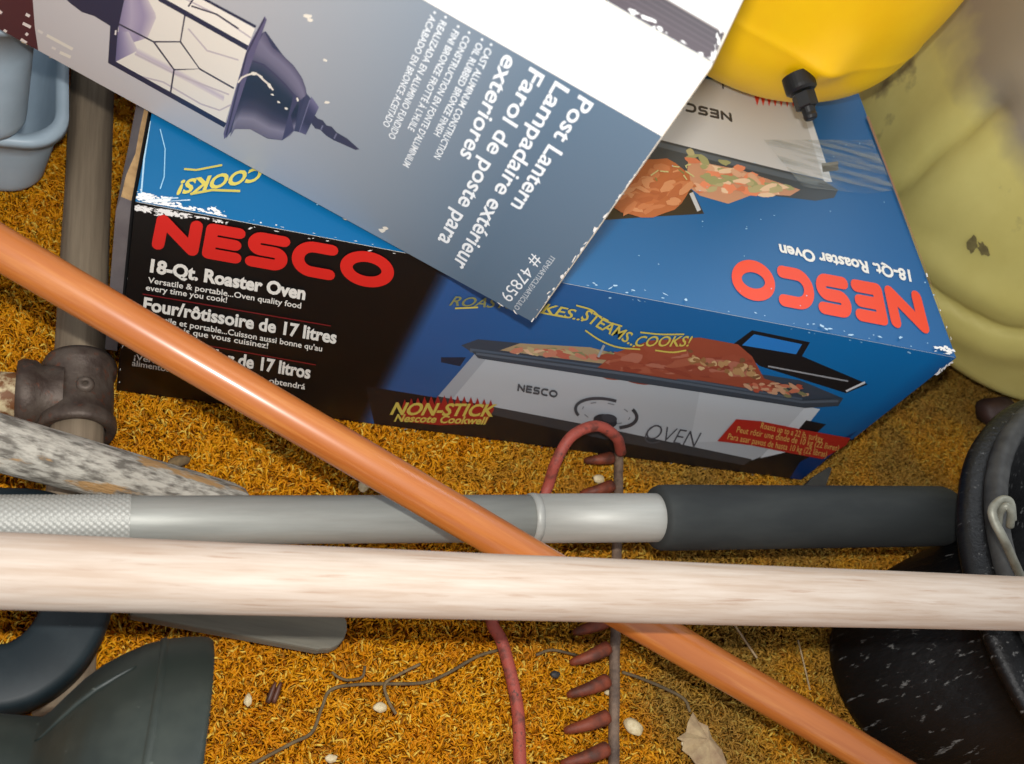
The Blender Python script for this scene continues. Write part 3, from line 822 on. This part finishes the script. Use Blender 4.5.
# white bare pole, uppermost
a, b = ext(at((0, 571), .498), at((1024, 603.5), .665), .35, .06)
t, Ln = pole('tool_handle', 'thick pale bare wood pole lying uppermost across the picture', 'pole', a, b)
bm = bmesh.new(); lathe(bm, [(Ln * i / 60, .0193 - .0018 * i / 60) for i in range(61)], 40, wob=.02)
tag_part = obj('shaft', bm, M_white, t)
# varnished orange-brown pole
a, b = ext(at((0, 248), .572), at((880, 762), .724), .25, .06)
t, Ln = pole('broom_handle', 'glossy varnished orange-brown wood pole running diagonally down the picture', 'pole', a, b)
bm = bmesh.new(); lathe(bm, [(Ln * i / 60, .0126) for i in range(61)], 40, wob=.01)
obj('shaft', bm, M_orange, t)
# telescoping aluminium pole
def silver():
    a = at((-60, 521.5), .596); b = at((949, 516), .858)
    t, Ln = pole('telescoping_pole', 'silver aluminium telescoping pole with a dark rubber grip', 'pole', a, b)
    def s_of(px):
        best = min(range(2001), key=lambda i: abs(px_of(a + (b - a) * i / 2000)[0] - px)); return Ln * best / 2000
    s1, s2, s3, s4 = s_of(130), s_of(529), s_of(660), Ln
    bm = bmesh.new(); lathe(bm, [(-.05, .0147), (s1, .0155), (s2, .0169)], 48); obj('outer_tube', bm, M_alu, t)
    # knurled length: fine diamond relief
    bm = bmesh.new(); nx, na = 260, 96; rings = []
    for i in range(nx + 1):
        s = -.05 + (s1 + .05) * i / nx; ring = []
        for j in range(na):
            an = 2 * math.pi * j / na
            k = (abs(math.sin(s * 700 + an * 13)) * abs(math.sin(s * 700 - an * 13)))
            r = .01482 + .0009 * i / nx + .0009 * k; ring.append(bm.verts.new((s, r * math.cos(an), r * math.sin(an))))
        rings.append(ring)
    for p, q in zip(rings, rings[1:]):
        for j in range(na): bm.faces.new((p[j], p[(j + 1) % na], q[(j + 1) % na], q[j]))
    obj('knurled_section', bm, M_alu2, t)
    bm = bmesh.new(); lathe(bm, [(s2 - .0006, .0155), (s2, .0179), (s2 + .003, .0183), (s2 + .006, .0179), (s2 + .0065, .0165)], 48); obj('collar', bm, M_alu2, t)
    bm = bmesh.new(); lathe(bm, [(s2 + .004, .0177), (s3 + .002, .0184), (s3 + .009, .0178), (s3 + .013, .0166)], 48); obj('inner_tube', bm, M_alu2, t)
    bm = bmesh.new(); pr = [(s3 - .004, .0190), (s3 - .003, .0234), (s3, .0246), (s3 + .01, .0249)]
    for i in range(1, 9): pr.append((s3 + .01 + (s4 - s3 - .02) * i / 8, .0249 + .0004 * i / 8))
    pr += [(s4 - .004, .0236), (s4, .020)]
    lathe(bm, pr, 48); obj('rubber_grip', bm, M_rub, t)
def px_of(X):
    c = R @ (np.array(X) - CAM); return (512 + FPX * c[0] / c[2], 382 + FPX * c[1] / c[2])
silver()
# weathered pole under the silver one
a, b = ext(at((0, 443), .612), at((240, 510), .742), .3, 0.04)
t, Ln = pole('weathered_handle', 'weathered grey wooden pole with flaking pale finish under the silver pole', 'pole', a, b)
bm = bmesh.new(); lathe(bm, [(Ln * i / 50, .0172) for i in range(47)] + [(Ln * .955, .016), (Ln * .985, .011), (Ln, .003)], 36, wob=.05)
obj('shaft', bm, M_grey, t)

# upright-lying old post with iron pipe tee
rp_ = .0178
a = on((94, 60), rp_ + .006); b = on((71, 560), rp_ + .006); a, b = ext(a, b, .12, .0); b = b + (b - a).normalized() * .098
t, Ln = pole('wooden_post', 'old grey wooden pole passing through a rusty iron pipe tee', 'pole', a, b)
bm = bmesh.new(); lathe(bm, [(Ln * i / 70, rp_) for i in range(71)], 28, wob=.04); obj('shaft', bm, M_post, t)
d = (b - a).normalized()
def s_at(px): 
    return min((abs(px_of(a + d * (Ln * i / 3000))[1] - px), Ln * i / 3000) for i in range(3001))[1]
s0, s1 = s_at(368), s_at(432)
sm = (s0 + s1) / 2
bm = bmesh.new()
lathe(bm, [(s0 - .002, rp_ + .0012), (s0 - .004, .0242), (s0, .0258), (s0 + .006, .0254), (s0 + .009, .0232), (sm, .0240), (s1 - .011, .0236), (s1 - .008, .0260), (s1 - .002, .0264), (s1 + .002, .0248), (s1, rp_ + .0012)], 48, cap=False, wob=.015)
side = on((20, 399), .028)
loc = t.matrix_world.inverted() @ side
bl = (loc.y ** 2 + loc.z ** 2) ** .5; sgn = 1 if loc.y > 0 else -1
brm = bmesh.new(); lathe(brm, [(.010, .0225), (bl - .014, .0215), (bl - .010, .0250), (bl - .002, .0262), (bl + .002, .0245), (bl + .001, .0165)], 40, cap=False, wob=.015)
me_ = bpy.data.meshes.new('tmp'); brm.to_mesh(me_); brm.free()
rotb = Matrix(((0, -sgn, 0), (sgn, 0, 0), (0, 0, 1)))
nb = len(bm.verts); vs = [bm.verts.new(rotb @ v.co + Vector((sm, 0, .003))) for v in me_.vertices]
for p in me_.polygons: bm.faces.new([vs[i] for i in p.vertices])
te = obj('pipe_tee', bm, M_iron, t); te['label'] = 'rusty iron pipe tee'
bm = bmesh.new(); lathe(bm, [(0, .0062), (.002, .0062), (.004, .0048), (.0045, .0022), (.002, .0018)], 20, 'z', cap=False, off=(sm + .002, -sgn * .004, .0231)); obj('set_screw', bm, M_iron, te)
bm = bmesh.new(); lathe(bm, [(0, .0160), (.02, .0162), (.06, .0160), (.14, .0160)], 32, wob=.03)
for v in bm.verts: v.co = rotb @ (v.co + Vector((bl - .012, 0, 0))) + Vector((sm, 0, .003))
obj('pipe_stub', bm, M_stub, t)['label'] = 'cream painted rusty pipe stub'

# grey slat with rounded end
a = on((150, 596), .012); b = on((346, 632), .012)
t, Ln = pole('wooden_lath', 'flat grey wooden lath with a rounded end sticking out below the pale pole', 'lath', a, b)
wy = .017
ol = [(-.01, -wy), (Ln - .018, -wy - .001)]
for k in range(9):
    q = -math.pi / 2 + math.pi * k / 8; ol.append((Ln - .016 + .016 * math.cos(q), wy * math.sin(q)))
ol += [(-.01, wy)]
bm = bmesh.new(); prism(bm, ol, .011)
for v in bm.verts: v.co.z -= .006
obj('blade', bm, M_slat, t, smooth=False, bevel=.002)

# ------------------------------------------------------------------ dark teal D grip
zc = .0585
pp = [(-86, 640), (-56, 680), (0, 682), (32, 671), (60, 646), (77, 610), (78, 572), (66, 542), (40, 525), (0, 522), (-56, 524), (-86, 570)]
ctr = on((8, 600), zc)
gt = thing('shovel_grip', 'dark teal plastic D-shaped shovel grip at the lower left', 'handle', on((8, 600), 0))
path = spline([on(p, zc) - gt.location for p in pp] + [on(pp[0], zc) - gt.location], 8)
bm = bmesh.new(); K = len(path); rings = []
for k in range(K - 1):
    tdir = (path[(k + 1) % (K - 1)] - path[k - 1]).normalized(); side = Vector((0, 0, 1)).cross(tdir).normalized()
    ring = []
    for q in range(16):
        an = 2 * math.pi * q / 16; ca, sa = math.cos(an), math.sin(an)
        sx = math.copysign(abs(ca) ** .4, ca) * .0200; sz = math.copysign(abs(sa) ** .4, sa) * .0128
        ring.append(bm.verts.new(path[k] + side * sx + Vector((0, 0, sz))))
    rings.append(ring)
for k in range(len(rings)):
    p, q = rings[k], rings[(k + 1) % len(rings)]
    for i in range(16): bm.faces.new((p[i], p[(i + 1) % 16], q[(i + 1) % 16], q[i]))
obj('grip_ring', bm, M_teal, gt)
bm = bmesh.new(); inner = spline([on(p, zc - .006) - gt.location for p in ((-60, 648), (-20, 656), (14, 654), (30, 648))], 6)
tube(bm, inner, .0055, 10); obj('inner_lip', bm, M_teal, gt)

# ------------------------------------------------------------------ dark green funnel
fa_ = math.radians(-3); fax = Vector((math.cos(fa_), math.sin(fa_), 0))
rimc = Vector((.071, -.328, .1003))
FL = .108
t = thing('plastic_funnel', 'dark green plastic funnel with a flared mouth lying at the bottom left', 'funnel', rimc - fax * FL, axis_frame(rimc - fax * FL, rimc))
fpts = [(.0, .050), (.002, .0515), (.030, .0515), (.0335, .0545), (.040, .0635), (.0470, .0725), (.055, .0805), (.064, .0870), (.074, .0930), (.084, .0968), (.094, .0990), (.102, .1000), (.1062, .1000), (FL, .0990)]
inn = [(FL, .0965), (.09, .094), (.064, .0830), (.0470, .0685), (.0335, .0505), (.030, .048), (0, .048)]
sm_ = []
for (sa, ra), (sb, rb2) in zip(fpts, fpts[1:]):
    sm_ += [(sa + (sb - sa) * k / 3, ra + (rb2 - ra) * k / 3) for k in range(3)]
bm = bmesh.new(); lathe(bm, sm_ + [fpts[-1]] + inn, 96, cap=False)
body = obj('flared_body', bm, M_green, t)
bm = bmesh.new(); lathe(bm, [(.0805, .0945), (.0815, .0968), (.0835, .0978), (.0855, .0966)], 96, cap=False); obj('rim_ridge', bm, M_green, t)
def rad_at(sx):
    for (sa, ra), (sb, rb2) in zip(fpts, fpts[1:]):
        if sa <= sx <= sb: return ra + (rb2 - ra) * (sx - sa) / (sb - sa)
    return .1
rib = []
for k in range(16):
    q = k / 15; sx = .031 + .040 * q; an = math.radians(55 - 10 * q)
    rr = rad_at(sx) + .0002; rib.append((sx, -rr * math.cos(an) * -1, rr * math.sin(an)))
tube(bm := bmesh.new(), rib, [.0004 + .0013 * math.sin(math.pi * k / 15) for k in range(16)], 8); obj('moulded_rib', bm, M_green, t)

# ------------------------------------------------------------------ rake
rk = thing('bow_rake', 'rusty red garden rake head with teeth, lying on the carpet under the poles', 'rake', on((612, 640), 0))
def lr(p, z): return on(p, z) - rk.location
bm = bmesh.new()
br = [lr(p, .016) for p in ((619, 448), (618, 520), (616, 600), (614.5, 680), (613.5, 800))]
path = spline(br, 8)
for k in range(len(path)): path[k] = path[k] + Vector((noise.noise(path[k] * 60) * .0012, 0, noise.noise(path[k] * 40) * .001))
tube(bm, path, .0043, 8); obj('head_bar', bm, M_bar, rk)
for tip, root in (((584, 461), (611.5, 458)), ((580, 494), (611.5, 486)), ((577, 540), (609.5, 528)), ((575, 586), (608.5, 574)), ((573, 633), (608.5, 620)), ((570, 663), (607.5, 648)), ((567, 695), (607.0, 681)), ((564, 731), (607.0, 717)), ((561, 764), (606.5, 749)), ((558, 800), (606.0, 785))):
    A = lr(root, .015); Bq = lr(tip, .007); mid = A.lerp(Bq, .5) + Vector((0, 0, .004)) + (lr((root[0], root[1] + 4), .012) - lr(root, .012)) * .5
    bm = bmesh.new(); tube(bm, spline([A, mid, Bq], 5), [.0058, .0057, .0055, .0053, .0050, .0047, .0044, .0041, .0037, .0032, .0020], 10)
    obj('tooth', bm, M_tooth, rk)
bw_ = [(523, 830), (520, 764), (517, 705), (503, 645), (492, 622)]
bow = [lr(p, .012) for p in bw_] + [lr((494, 590), .014), lr((520, 545), .016), lr((545, 494), .022), lr((556, 462), .045), lr((572, 436), .060), lr((597, 426), .064), (lr((616, 437), .054)), lr((621, 452), .030)]
path = spline(bow, 8)
bm = bmesh.new(); tube(bm, path, .0047, 12); obj('bow', bm, M_red, rk)

# ------------------------------------------------------------------ black bucket on the right
bk = thing('rubber_bucket', 'scuffed black rubber bucket with a dust-coated rim and wire bail', 'bucket', (.70, -.195, 0))
levels = [(.0, .675, -.190, .070), (.003, .675, -.190, .078), (.02, .682, -.190, .086), (.06, .705, -.192, .100), (.10, .733, -.194, .108), (.135, .766, -.196, .126), (.155, .788, -.197, .160), (.168, .798, -.198, .196), (.174, .801, -.198, .2085), (.180, .803, -.198, .2120), (.186, .803, -.196, .2090), (.188, .803, -.192, .200), (.192, .803, -.186, .190), (.188, .803, -.186, .176), (.17, .797, -.188, .160), (.12, .755, -.19, .104), (.05, .71, -.19, .080), (.02, .69, -.19, .06)]
bm = bmesh.new(); rings = []; n = 72
for z, cx, cy, r in levels:
    ring = []
    for i in range(n):
        an = 2 * math.pi * i / n
        k = 1 + .012 * noise.noise(Vector((math.cos(an) * 3, math.sin(an) * 3, z * 20)))
        ring.append(bm.verts.new((cx + r * k * math.cos(an) - .70, cy + r * k * math.sin(an) + .195, z)))
    rings.append(ring)
for p, q in zip(rings, rings[1:]):
    for i in range(n): bm.faces.new((p[i], p[(i + 1) % n], q[(i + 1) % n], q[i]))
bm.faces.new(rings[0][::-1]); bm.faces.new(rings[-1])
bkb = obj('bucket_body', bm, M_black, bk, subsurf=1)
def lbk(p): return Vector(p) - Vector((.70, -.195, 0))
bm = bmesh.new(); rimp = [lbk((.803 + .186 * math.cos(2 * math.pi * i / 64), -.186 + .186 * math.sin(2 * math.pi * i / 64), .195)) for i in range(65)]
tube(bm, rimp, .0085, 12); obj('rim', bm, M_rim, bk)['label'] = 'dust-coated grey rolled rim'
zz = .207
loop = [at(p, d_) - Vector((.70, -.195, 0)) for p, d_ in (((1005, 524), .688), ((1011, 514), .684), ((1010, 503), .684), ((1002, 501), .684), ((999, 512), .684), ((1004, 530), .684), ((1014, 552), .684), ((1024, 575), .684), ((1036, 602), .69), ((1060, 660), .70))]
bm = bmesh.new(); tube(bm, spline([at(p, d_) - Vector((.70, -.195, 0)) for p, d_ in (((1012, 520), .690), ((1010, 503), .688), ((1002, 500), .686), ((993, 508), .684), ((994, 520), .682), ((1004, 540), .682), ((1014, 562), .696), ((1030, 598), .73), ((1050, 650), .76))], 8), .0031, 10)
bail = obj('wire_bail', bm, M_wire, bk); bail['label'] = 'grey wire bail with a hooked end'
bm = bmesh.new(); tube(bm, spline([at(p, d_) - Vector((.70, -.195, 0)) for p, d_ in (((998, 524), .692), ((1000, 512), .686), ((1006, 506), .682), ((1011, 512), .684), ((1010, 526), .692))], 8), .0028, 10)
obj('bail_ear', bm, M_wire, bk)

# ------------------------------------------------------------------ yellow tank on the roaster box
tc_ = Vector((.474, .352, H + .0035))
yt = thing('plastic_tank', 'bright yellow plastic tank with a black drain fitting, standing on the roaster box', 'tank', tc_)
bm = bmesh.new(); n = 96
pr = []
for k in range(13):
    q = math.pi / 2 * k / 12; pr.append((.085 - .085 * math.cos(q), .066 + .090 * math.sin(q)))
pr += [(.088, .1572), (.092, .1572), (.095, .1562)] + [(.095 + .025 * i, .1562 + .003 * math.sin(i)) for i in range(1, 8)] + [(.31, .13), (.335, .09), (.34, .03)]
pr = [(0, .036)] + pr
lathe(bm, pr, n, 'z')
_q = on((812, 54), .30); fdirn = Vector((_q.x - tc_.x, _q.y - tc_.y, 0)).normalized()
boss_z = .062
for v in bm.verts:                                     # moulded boss above the drain
    d = Vector((v.co.x, v.co.y, 0)); 
    if d.length > .05:
        an = math.acos(max(-1, min(1, d.normalized().dot(fdirn))))
        k = math.exp(-(an / .15) ** 2 - ((v.co.z - .088) / .017) ** 2)
        v.co += fdirn * .016 * k
obj('tank_body', bm, M_yellow, yt, subsurf=1)
fa = at((801, 88), .800); fb = at((811, 118), .797)
fx = axis_frame(fa, fb)
bm = bmesh.new()
lathe(bm, [(-.012, .0134), (-.001, .0138), (.002, .0136), (.004, .0112)], 32)
lathe(bm, [(.006, .0102), (.018, .0100), (.019, .0085)], 6)
lathe(bm, [(.019, .0062), (.024, .0056), (.027, .0062), (.0295, .0052), (.030, .004)], 20)
for v in bm.verts: v.co = fx @ (v.co * .9) + fa - tc_
df = obj('drain_fitting', bm, M_fit, yt, smooth=False); df['label'] = 'black threaded drain fitting'

# ------------------------------------------------------------------ pale yellowed container
cc = Vector((.955, .345, 0))
pc = thing('yellowed_container', 'large dull pale yellow plastic container with creased sides at the right', 'container', cc)
def pc_r(z):
    if z < .05: return .165 + .075 * math.sin(z / .05 * math.pi / 2)
    if z < .40: return .24 + .025 * math.sin((z - .05) / .35 * math.pi)
    return .24 * max(0.02, math.cos((z - .40) / .12 * math.pi / 2)) ** .6
def hit(p):
    r = ray(p); bestt = None
    for i in range(1200):
        X = CAM + r * (.4 + i * .001)
        if 0 <= X[2] < .52 and math.hypot(X[0] - cc.x, X[1] - cc.y) < pc_r(X[2]): return Vector(X) - cc
    return Vector((0, 0, -1))
creases = [[hit(p) for p in q] for q in (((880, 203), (900, 187), (925, 164), (950, 142), (975, 121), (990, 108), (1000, 104)), ((905, 268), (930, 287), (950, 300), (980, 318), (1004, 329), (1030, 332)))]
bm = bmesh.new(); nz_, na = 90, 220; rings = []
def segd(p, a, b):
    ab = b - a; t = max(0, min(1, (p - a).dot(ab) / ab.length_squared)); return (p - a - ab * t).length
for i in range(nz_ + 1):
    z = .518 * i / nz_; r = pc_r(z); ring = []
    for j in range(na):
        an = 2 * math.pi * j / na
        p = Vector((r * math.cos(an), r * math.sin(an), z)); off = .008 * noise.noise(p * 7)
        if p.x < .05 and p.y < .1:
            d = min(segd(p, a, b) for cr in creases for a, b in zip(cr, cr[1:]))
            off -= .007 * math.exp(-(d / .0045) ** 2) - .006 * math.exp(-((d - .028) / .02) ** 2)
        ring.append(bm.verts.new((p.x + off * math.cos(an), p.y + off * math.sin(an), z)))
    rings.append(ring)
for p, q in zip(rings, rings[1:]):
    for j in range(na): bm.faces.new((p[j], p[(j + 1) % na], q[(j + 1) % na], q[j]))
bm.faces.new(rings[0][::-1]); bm.faces.new(rings[-1])
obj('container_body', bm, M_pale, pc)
def smudge(c, a, b, ang):
    bm = bmesh.new(); vs = []
    for i in range(14):
        th = 2 * math.pi * i / 14; k = 1 + rnd.uniform(-.3, .3); x, y = a * k * math.cos(th), b * k * math.sin(th)
        h = hit((c[0] + x * math.cos(ang) - y * math.sin(ang), c[1] + x * math.sin(ang) + y * math.cos(ang)))
        vs.append(bm.verts.new(h + Vector((h.x, h.y, 0)).normalized() * .0042))
    bm.faces.new(vs)
    obj('stain', bm, M_smudge, pc)['label'] = 'dark smudge'
M_smudge = mat('dark_smudge', (112, 100, 62), (136, 124, 76), .7, 160)
smudge((974, 243), 5, 8, .3); smudge((985, 248), 4, 8, -.5)

# ------------------------------------------------------------------ pale blue tubs at the left
def tub(name, label, corner, z0, z1, sx, sy, rot, rc, taper, rb_, lip=.004):
    """rounded bin; corner = the near right corner on the ground, extends to the left and back"""
    t = thing(name, label, 'tub', (corner.x, corner.y, z0), Matrix.Rotation(rot, 3, 'Z'), 'pale blue tubs')
    bm = bmesh.new(); rings = []
    def outline(ins):
        P = []
        r = max(rc - ins * .3, .004)
        for cx, cy, a0 in ((-r - ins, r + ins, -90), (-r - ins, sy - r - ins, 0), (-sx + r + ins, sy - r - ins, 90), (-sx + r + ins, r + ins, 180)):
            for k in range(9):
                an = math.radians(a0 + 90 * k / 8); P.append((cx + r * math.cos(an), cy + r * math.sin(an)))
        return P
    h = z1 - z0; lv = [(0, taper + rb_)]
    for k in range(1, 7):
        q = math.pi / 2 * k / 6; lv.append((rb_ * (1 - math.cos(q)), taper + rb_ * (1 - math.sin(q))))
    lv += [(h * .7, taper * .35), (h - .008, .002), (h - .008, -lip), (h, -lip), (h, .004), (h - .006, .006), (rb_ + .004, taper + .004), (.004, taper + rb_)]
    for z, ins in lv: rings.append([bm.verts.new((x, y, z)) for x, y in outline(ins)])
    n = len(rings[0])
    for p, q in zip(rings, rings[1:]):
        for i in range(n): bm.faces.new((p[i], p[(i + 1) % n], q[(i + 1) % n], q[i]))
    bm.faces.new(rings[0][::-1]); bm.faces.new(rings[-1])
    obj('tub_body', bm, M_blue, t)
    return t
pA = on((62, 218), 0)
tub('plastic_tub', 'pale blue plastic tub standing on the carpet, the lower of two', pA, 0.0, .088, .30, .26, .16, .03, .012, .022)
pB_ = on((39, 166), .09)
tub('plastic_tub', 'pale blue plastic tub stacked on top of another one under the lamp box', pB_, .090, .2125, .28, .22, .16, .028, .008, .020, .0)

# ------------------------------------------------------------------ litter on the carpet
def pebble(px, r, label, sq=(1, .7, .6), mt=M_pebble, z=.004, rot=0.0, name='pebble', cat='pebble', group=None):
    p = on(px, 0)
    bm = bmesh.new(); bmesh.ops.create_icosphere(bm, subdivisions=3, radius=1.0)
    for v in bm.verts:
        k = 1 + .22 * noise.noise(v.co * 1.4 + Vector((px[0], px[1], 0)))
        q = Vector((v.co.x * sq[0], v.co.y * sq[1], v.co.z * sq[2])) * r * k
        v.co = Matrix.Rotation(rot, 3, 'Z') @ q
    o = obj(name, bm, mt); o.location = (p.x, p.y, z); tag(o, label, cat, group); return o
pebble((631, 728), .0075, 'cream oval pebble on the carpet right of the rake bar', (1.1, .75, .55), rot=-.6)
pebble((683, 745), .004, 'tiny cream crumb on the carpet beside the dry leaf', name='crumb', cat='crumb')
pebble((247, 702), .0042, 'small white chip on the carpet right of the dark green funnel', (.6, 1, .5), name='chip', cat='chip')
pebble((379, 709), .005, 'small white chip beside the grey twig on the carpet', name='chip', cat='chip')
pebble((330, 760), .004, 'tiny cream chip at the bottom edge of the picture', name='chip', cat='chip')
pebble((362, 488), .0055, 'cream flake lying just above the silver pole', (.7, 1, .4), name='chip', cat='chip')
pebble((597, 481), .006, 'cream flake lying inside the bow of the rake', (.9, .7, .5), name='chip', cat='chip')
pebble((606, 694), .003, 'pale grit speck against the rake bar', name='crumb', cat='crumb')
pebble((553, 676), .004, 'dark grey grit lump left of the rake teeth', mt=M_scrap, name='crumb', cat='crumb')
pebble((178, 464), .007, 'grey-brown lump of lint above the weathered pole', (1.2, .6, .5), M_fluff, name='lint_ball', cat='lint', rot=.4)
pebble((985, 422), .022, 'dark brown rounded stone behind the bucket', (1.2, .9, .8), M_stone, .02, name='stone', cat='stone')
# brown husk pair
hk = thing('seed_husk', 'short dark brown husk on the carpet near the grey twig', 'husk', on((275, 693), 0))
for dx in (-2.5, 3):
    bm = bmesh.new(); P = [on((270 + dx + 8 * k / 6, 703 - 21 * k / 6), .005 + .004 * k / 6) - hk.location for k in range(7)]
    tube(bm, P, [.0016, .002, .0021, .002, .0018, .0015, .001], 8); obj('shell_half', bm, M_husk, hk)
# long grey twig
def stem(name, label, pts, r, z=.005, mt=M_stem, cat='twig'):
    o0 = on(pts[0], 0)
    bm = bmesh.new(); P = spline([on(p, z + .002 * noise.noise(Vector((p[0] * .05, p[1] * .05, 0)))) - o0 for p in pts], 6)
    tube(bm, P, r, 7); o = obj(name, bm, mt); o.location = o0; tag(o, label, cat); return o
stem('dry_twig', 'long thin grey twig winding across the carpet to the red rake bow', [(232, 775), (262, 759), (292, 743), (312, 732), (322, 707), (332, 689), (366, 684), (420, 683), (446, 674), (476, 657), (498, 650)], .0012)
stem('dry_twig', 'short thin twig left of the upper rake teeth', [(536, 655), (552, 650), (576, 655)], .0011)
stem('dry_twig', 'dark thin twig on the carpet right of the rake bar', [(622, 672), (640, 678), (664, 688), (684, 699), (690, 712)], .0013)
stem('dry_twig', 'forked dark twig above the grey twig on the carpet', [(332, 672), (338, 677), (348, 680), (362, 677), (365, 666)], .0010, .009)
stem('grass_straw', 'pale straw stalk right of the rake under the pale pole', [(734, 624), (746, 642), (757, 658)], .0010, cat='straw', mt=M_leaf)
stem('grass_straw', 'thin pale straw stalk near the bucket', [(798, 640), (804, 664), (810, 690)], .0007, cat='straw', mt=M_leaf)
stem('grass_straw', 'curled pale straw wisp right of the grey twig', [(420, 664), (400, 674), (385, 684), (388, 700), (396, 714)], .0011, .010, cat='straw', mt=M_fluff)
# dry leaf
lf0 = on((703, 742), 0)
ol = [(693, 712), (698, 722), (708, 726), (712, 738), (722, 750), (730, 772), (716, 790), (700, 770), (690, 756), (682, 750), (684, 742), (677, 738), (686, 732), (688, 722)]
bm = bmesh.new(); cv = bm.verts.new((0, 0, .009)); vs = []
for i, p in enumerate(ol): 
    q = on(p, .006 + .004 * ((i * 7) % 3) / 2) - lf0; vs.append(bm.verts.new(q))
for i in range(len(vs)): bm.faces.new((cv, vs[i], vs[(i + 1) % len(vs)]))
lfo = obj('dry_leaf', bm, M_leaf, smooth=False); lfo.location = lf0
md = lfo.modifiers.new('thick', 'SOLIDIFY'); md.thickness = .0006
tag(lfo, 'pale dry broken leaf on the dirty carpet at the bottom', 'leaf')
# dark scrap beside the grip
s0_ = on((812, 482), 0); bm = bmesh.new()
vs = [on(p, 0) - s0_ for p in ((796, 492), (806, 482), (822, 472), (825, 474), (818, 494))]
prism(bm, [(v.x, v.y) for v in vs], .012)
so = obj('plastic_scrap', bm, M_scrap, smooth=False, bevel=.001); so.location = s0_
tag(so, 'small dark pointed plastic scrap above the rubber grip', 'scrap')
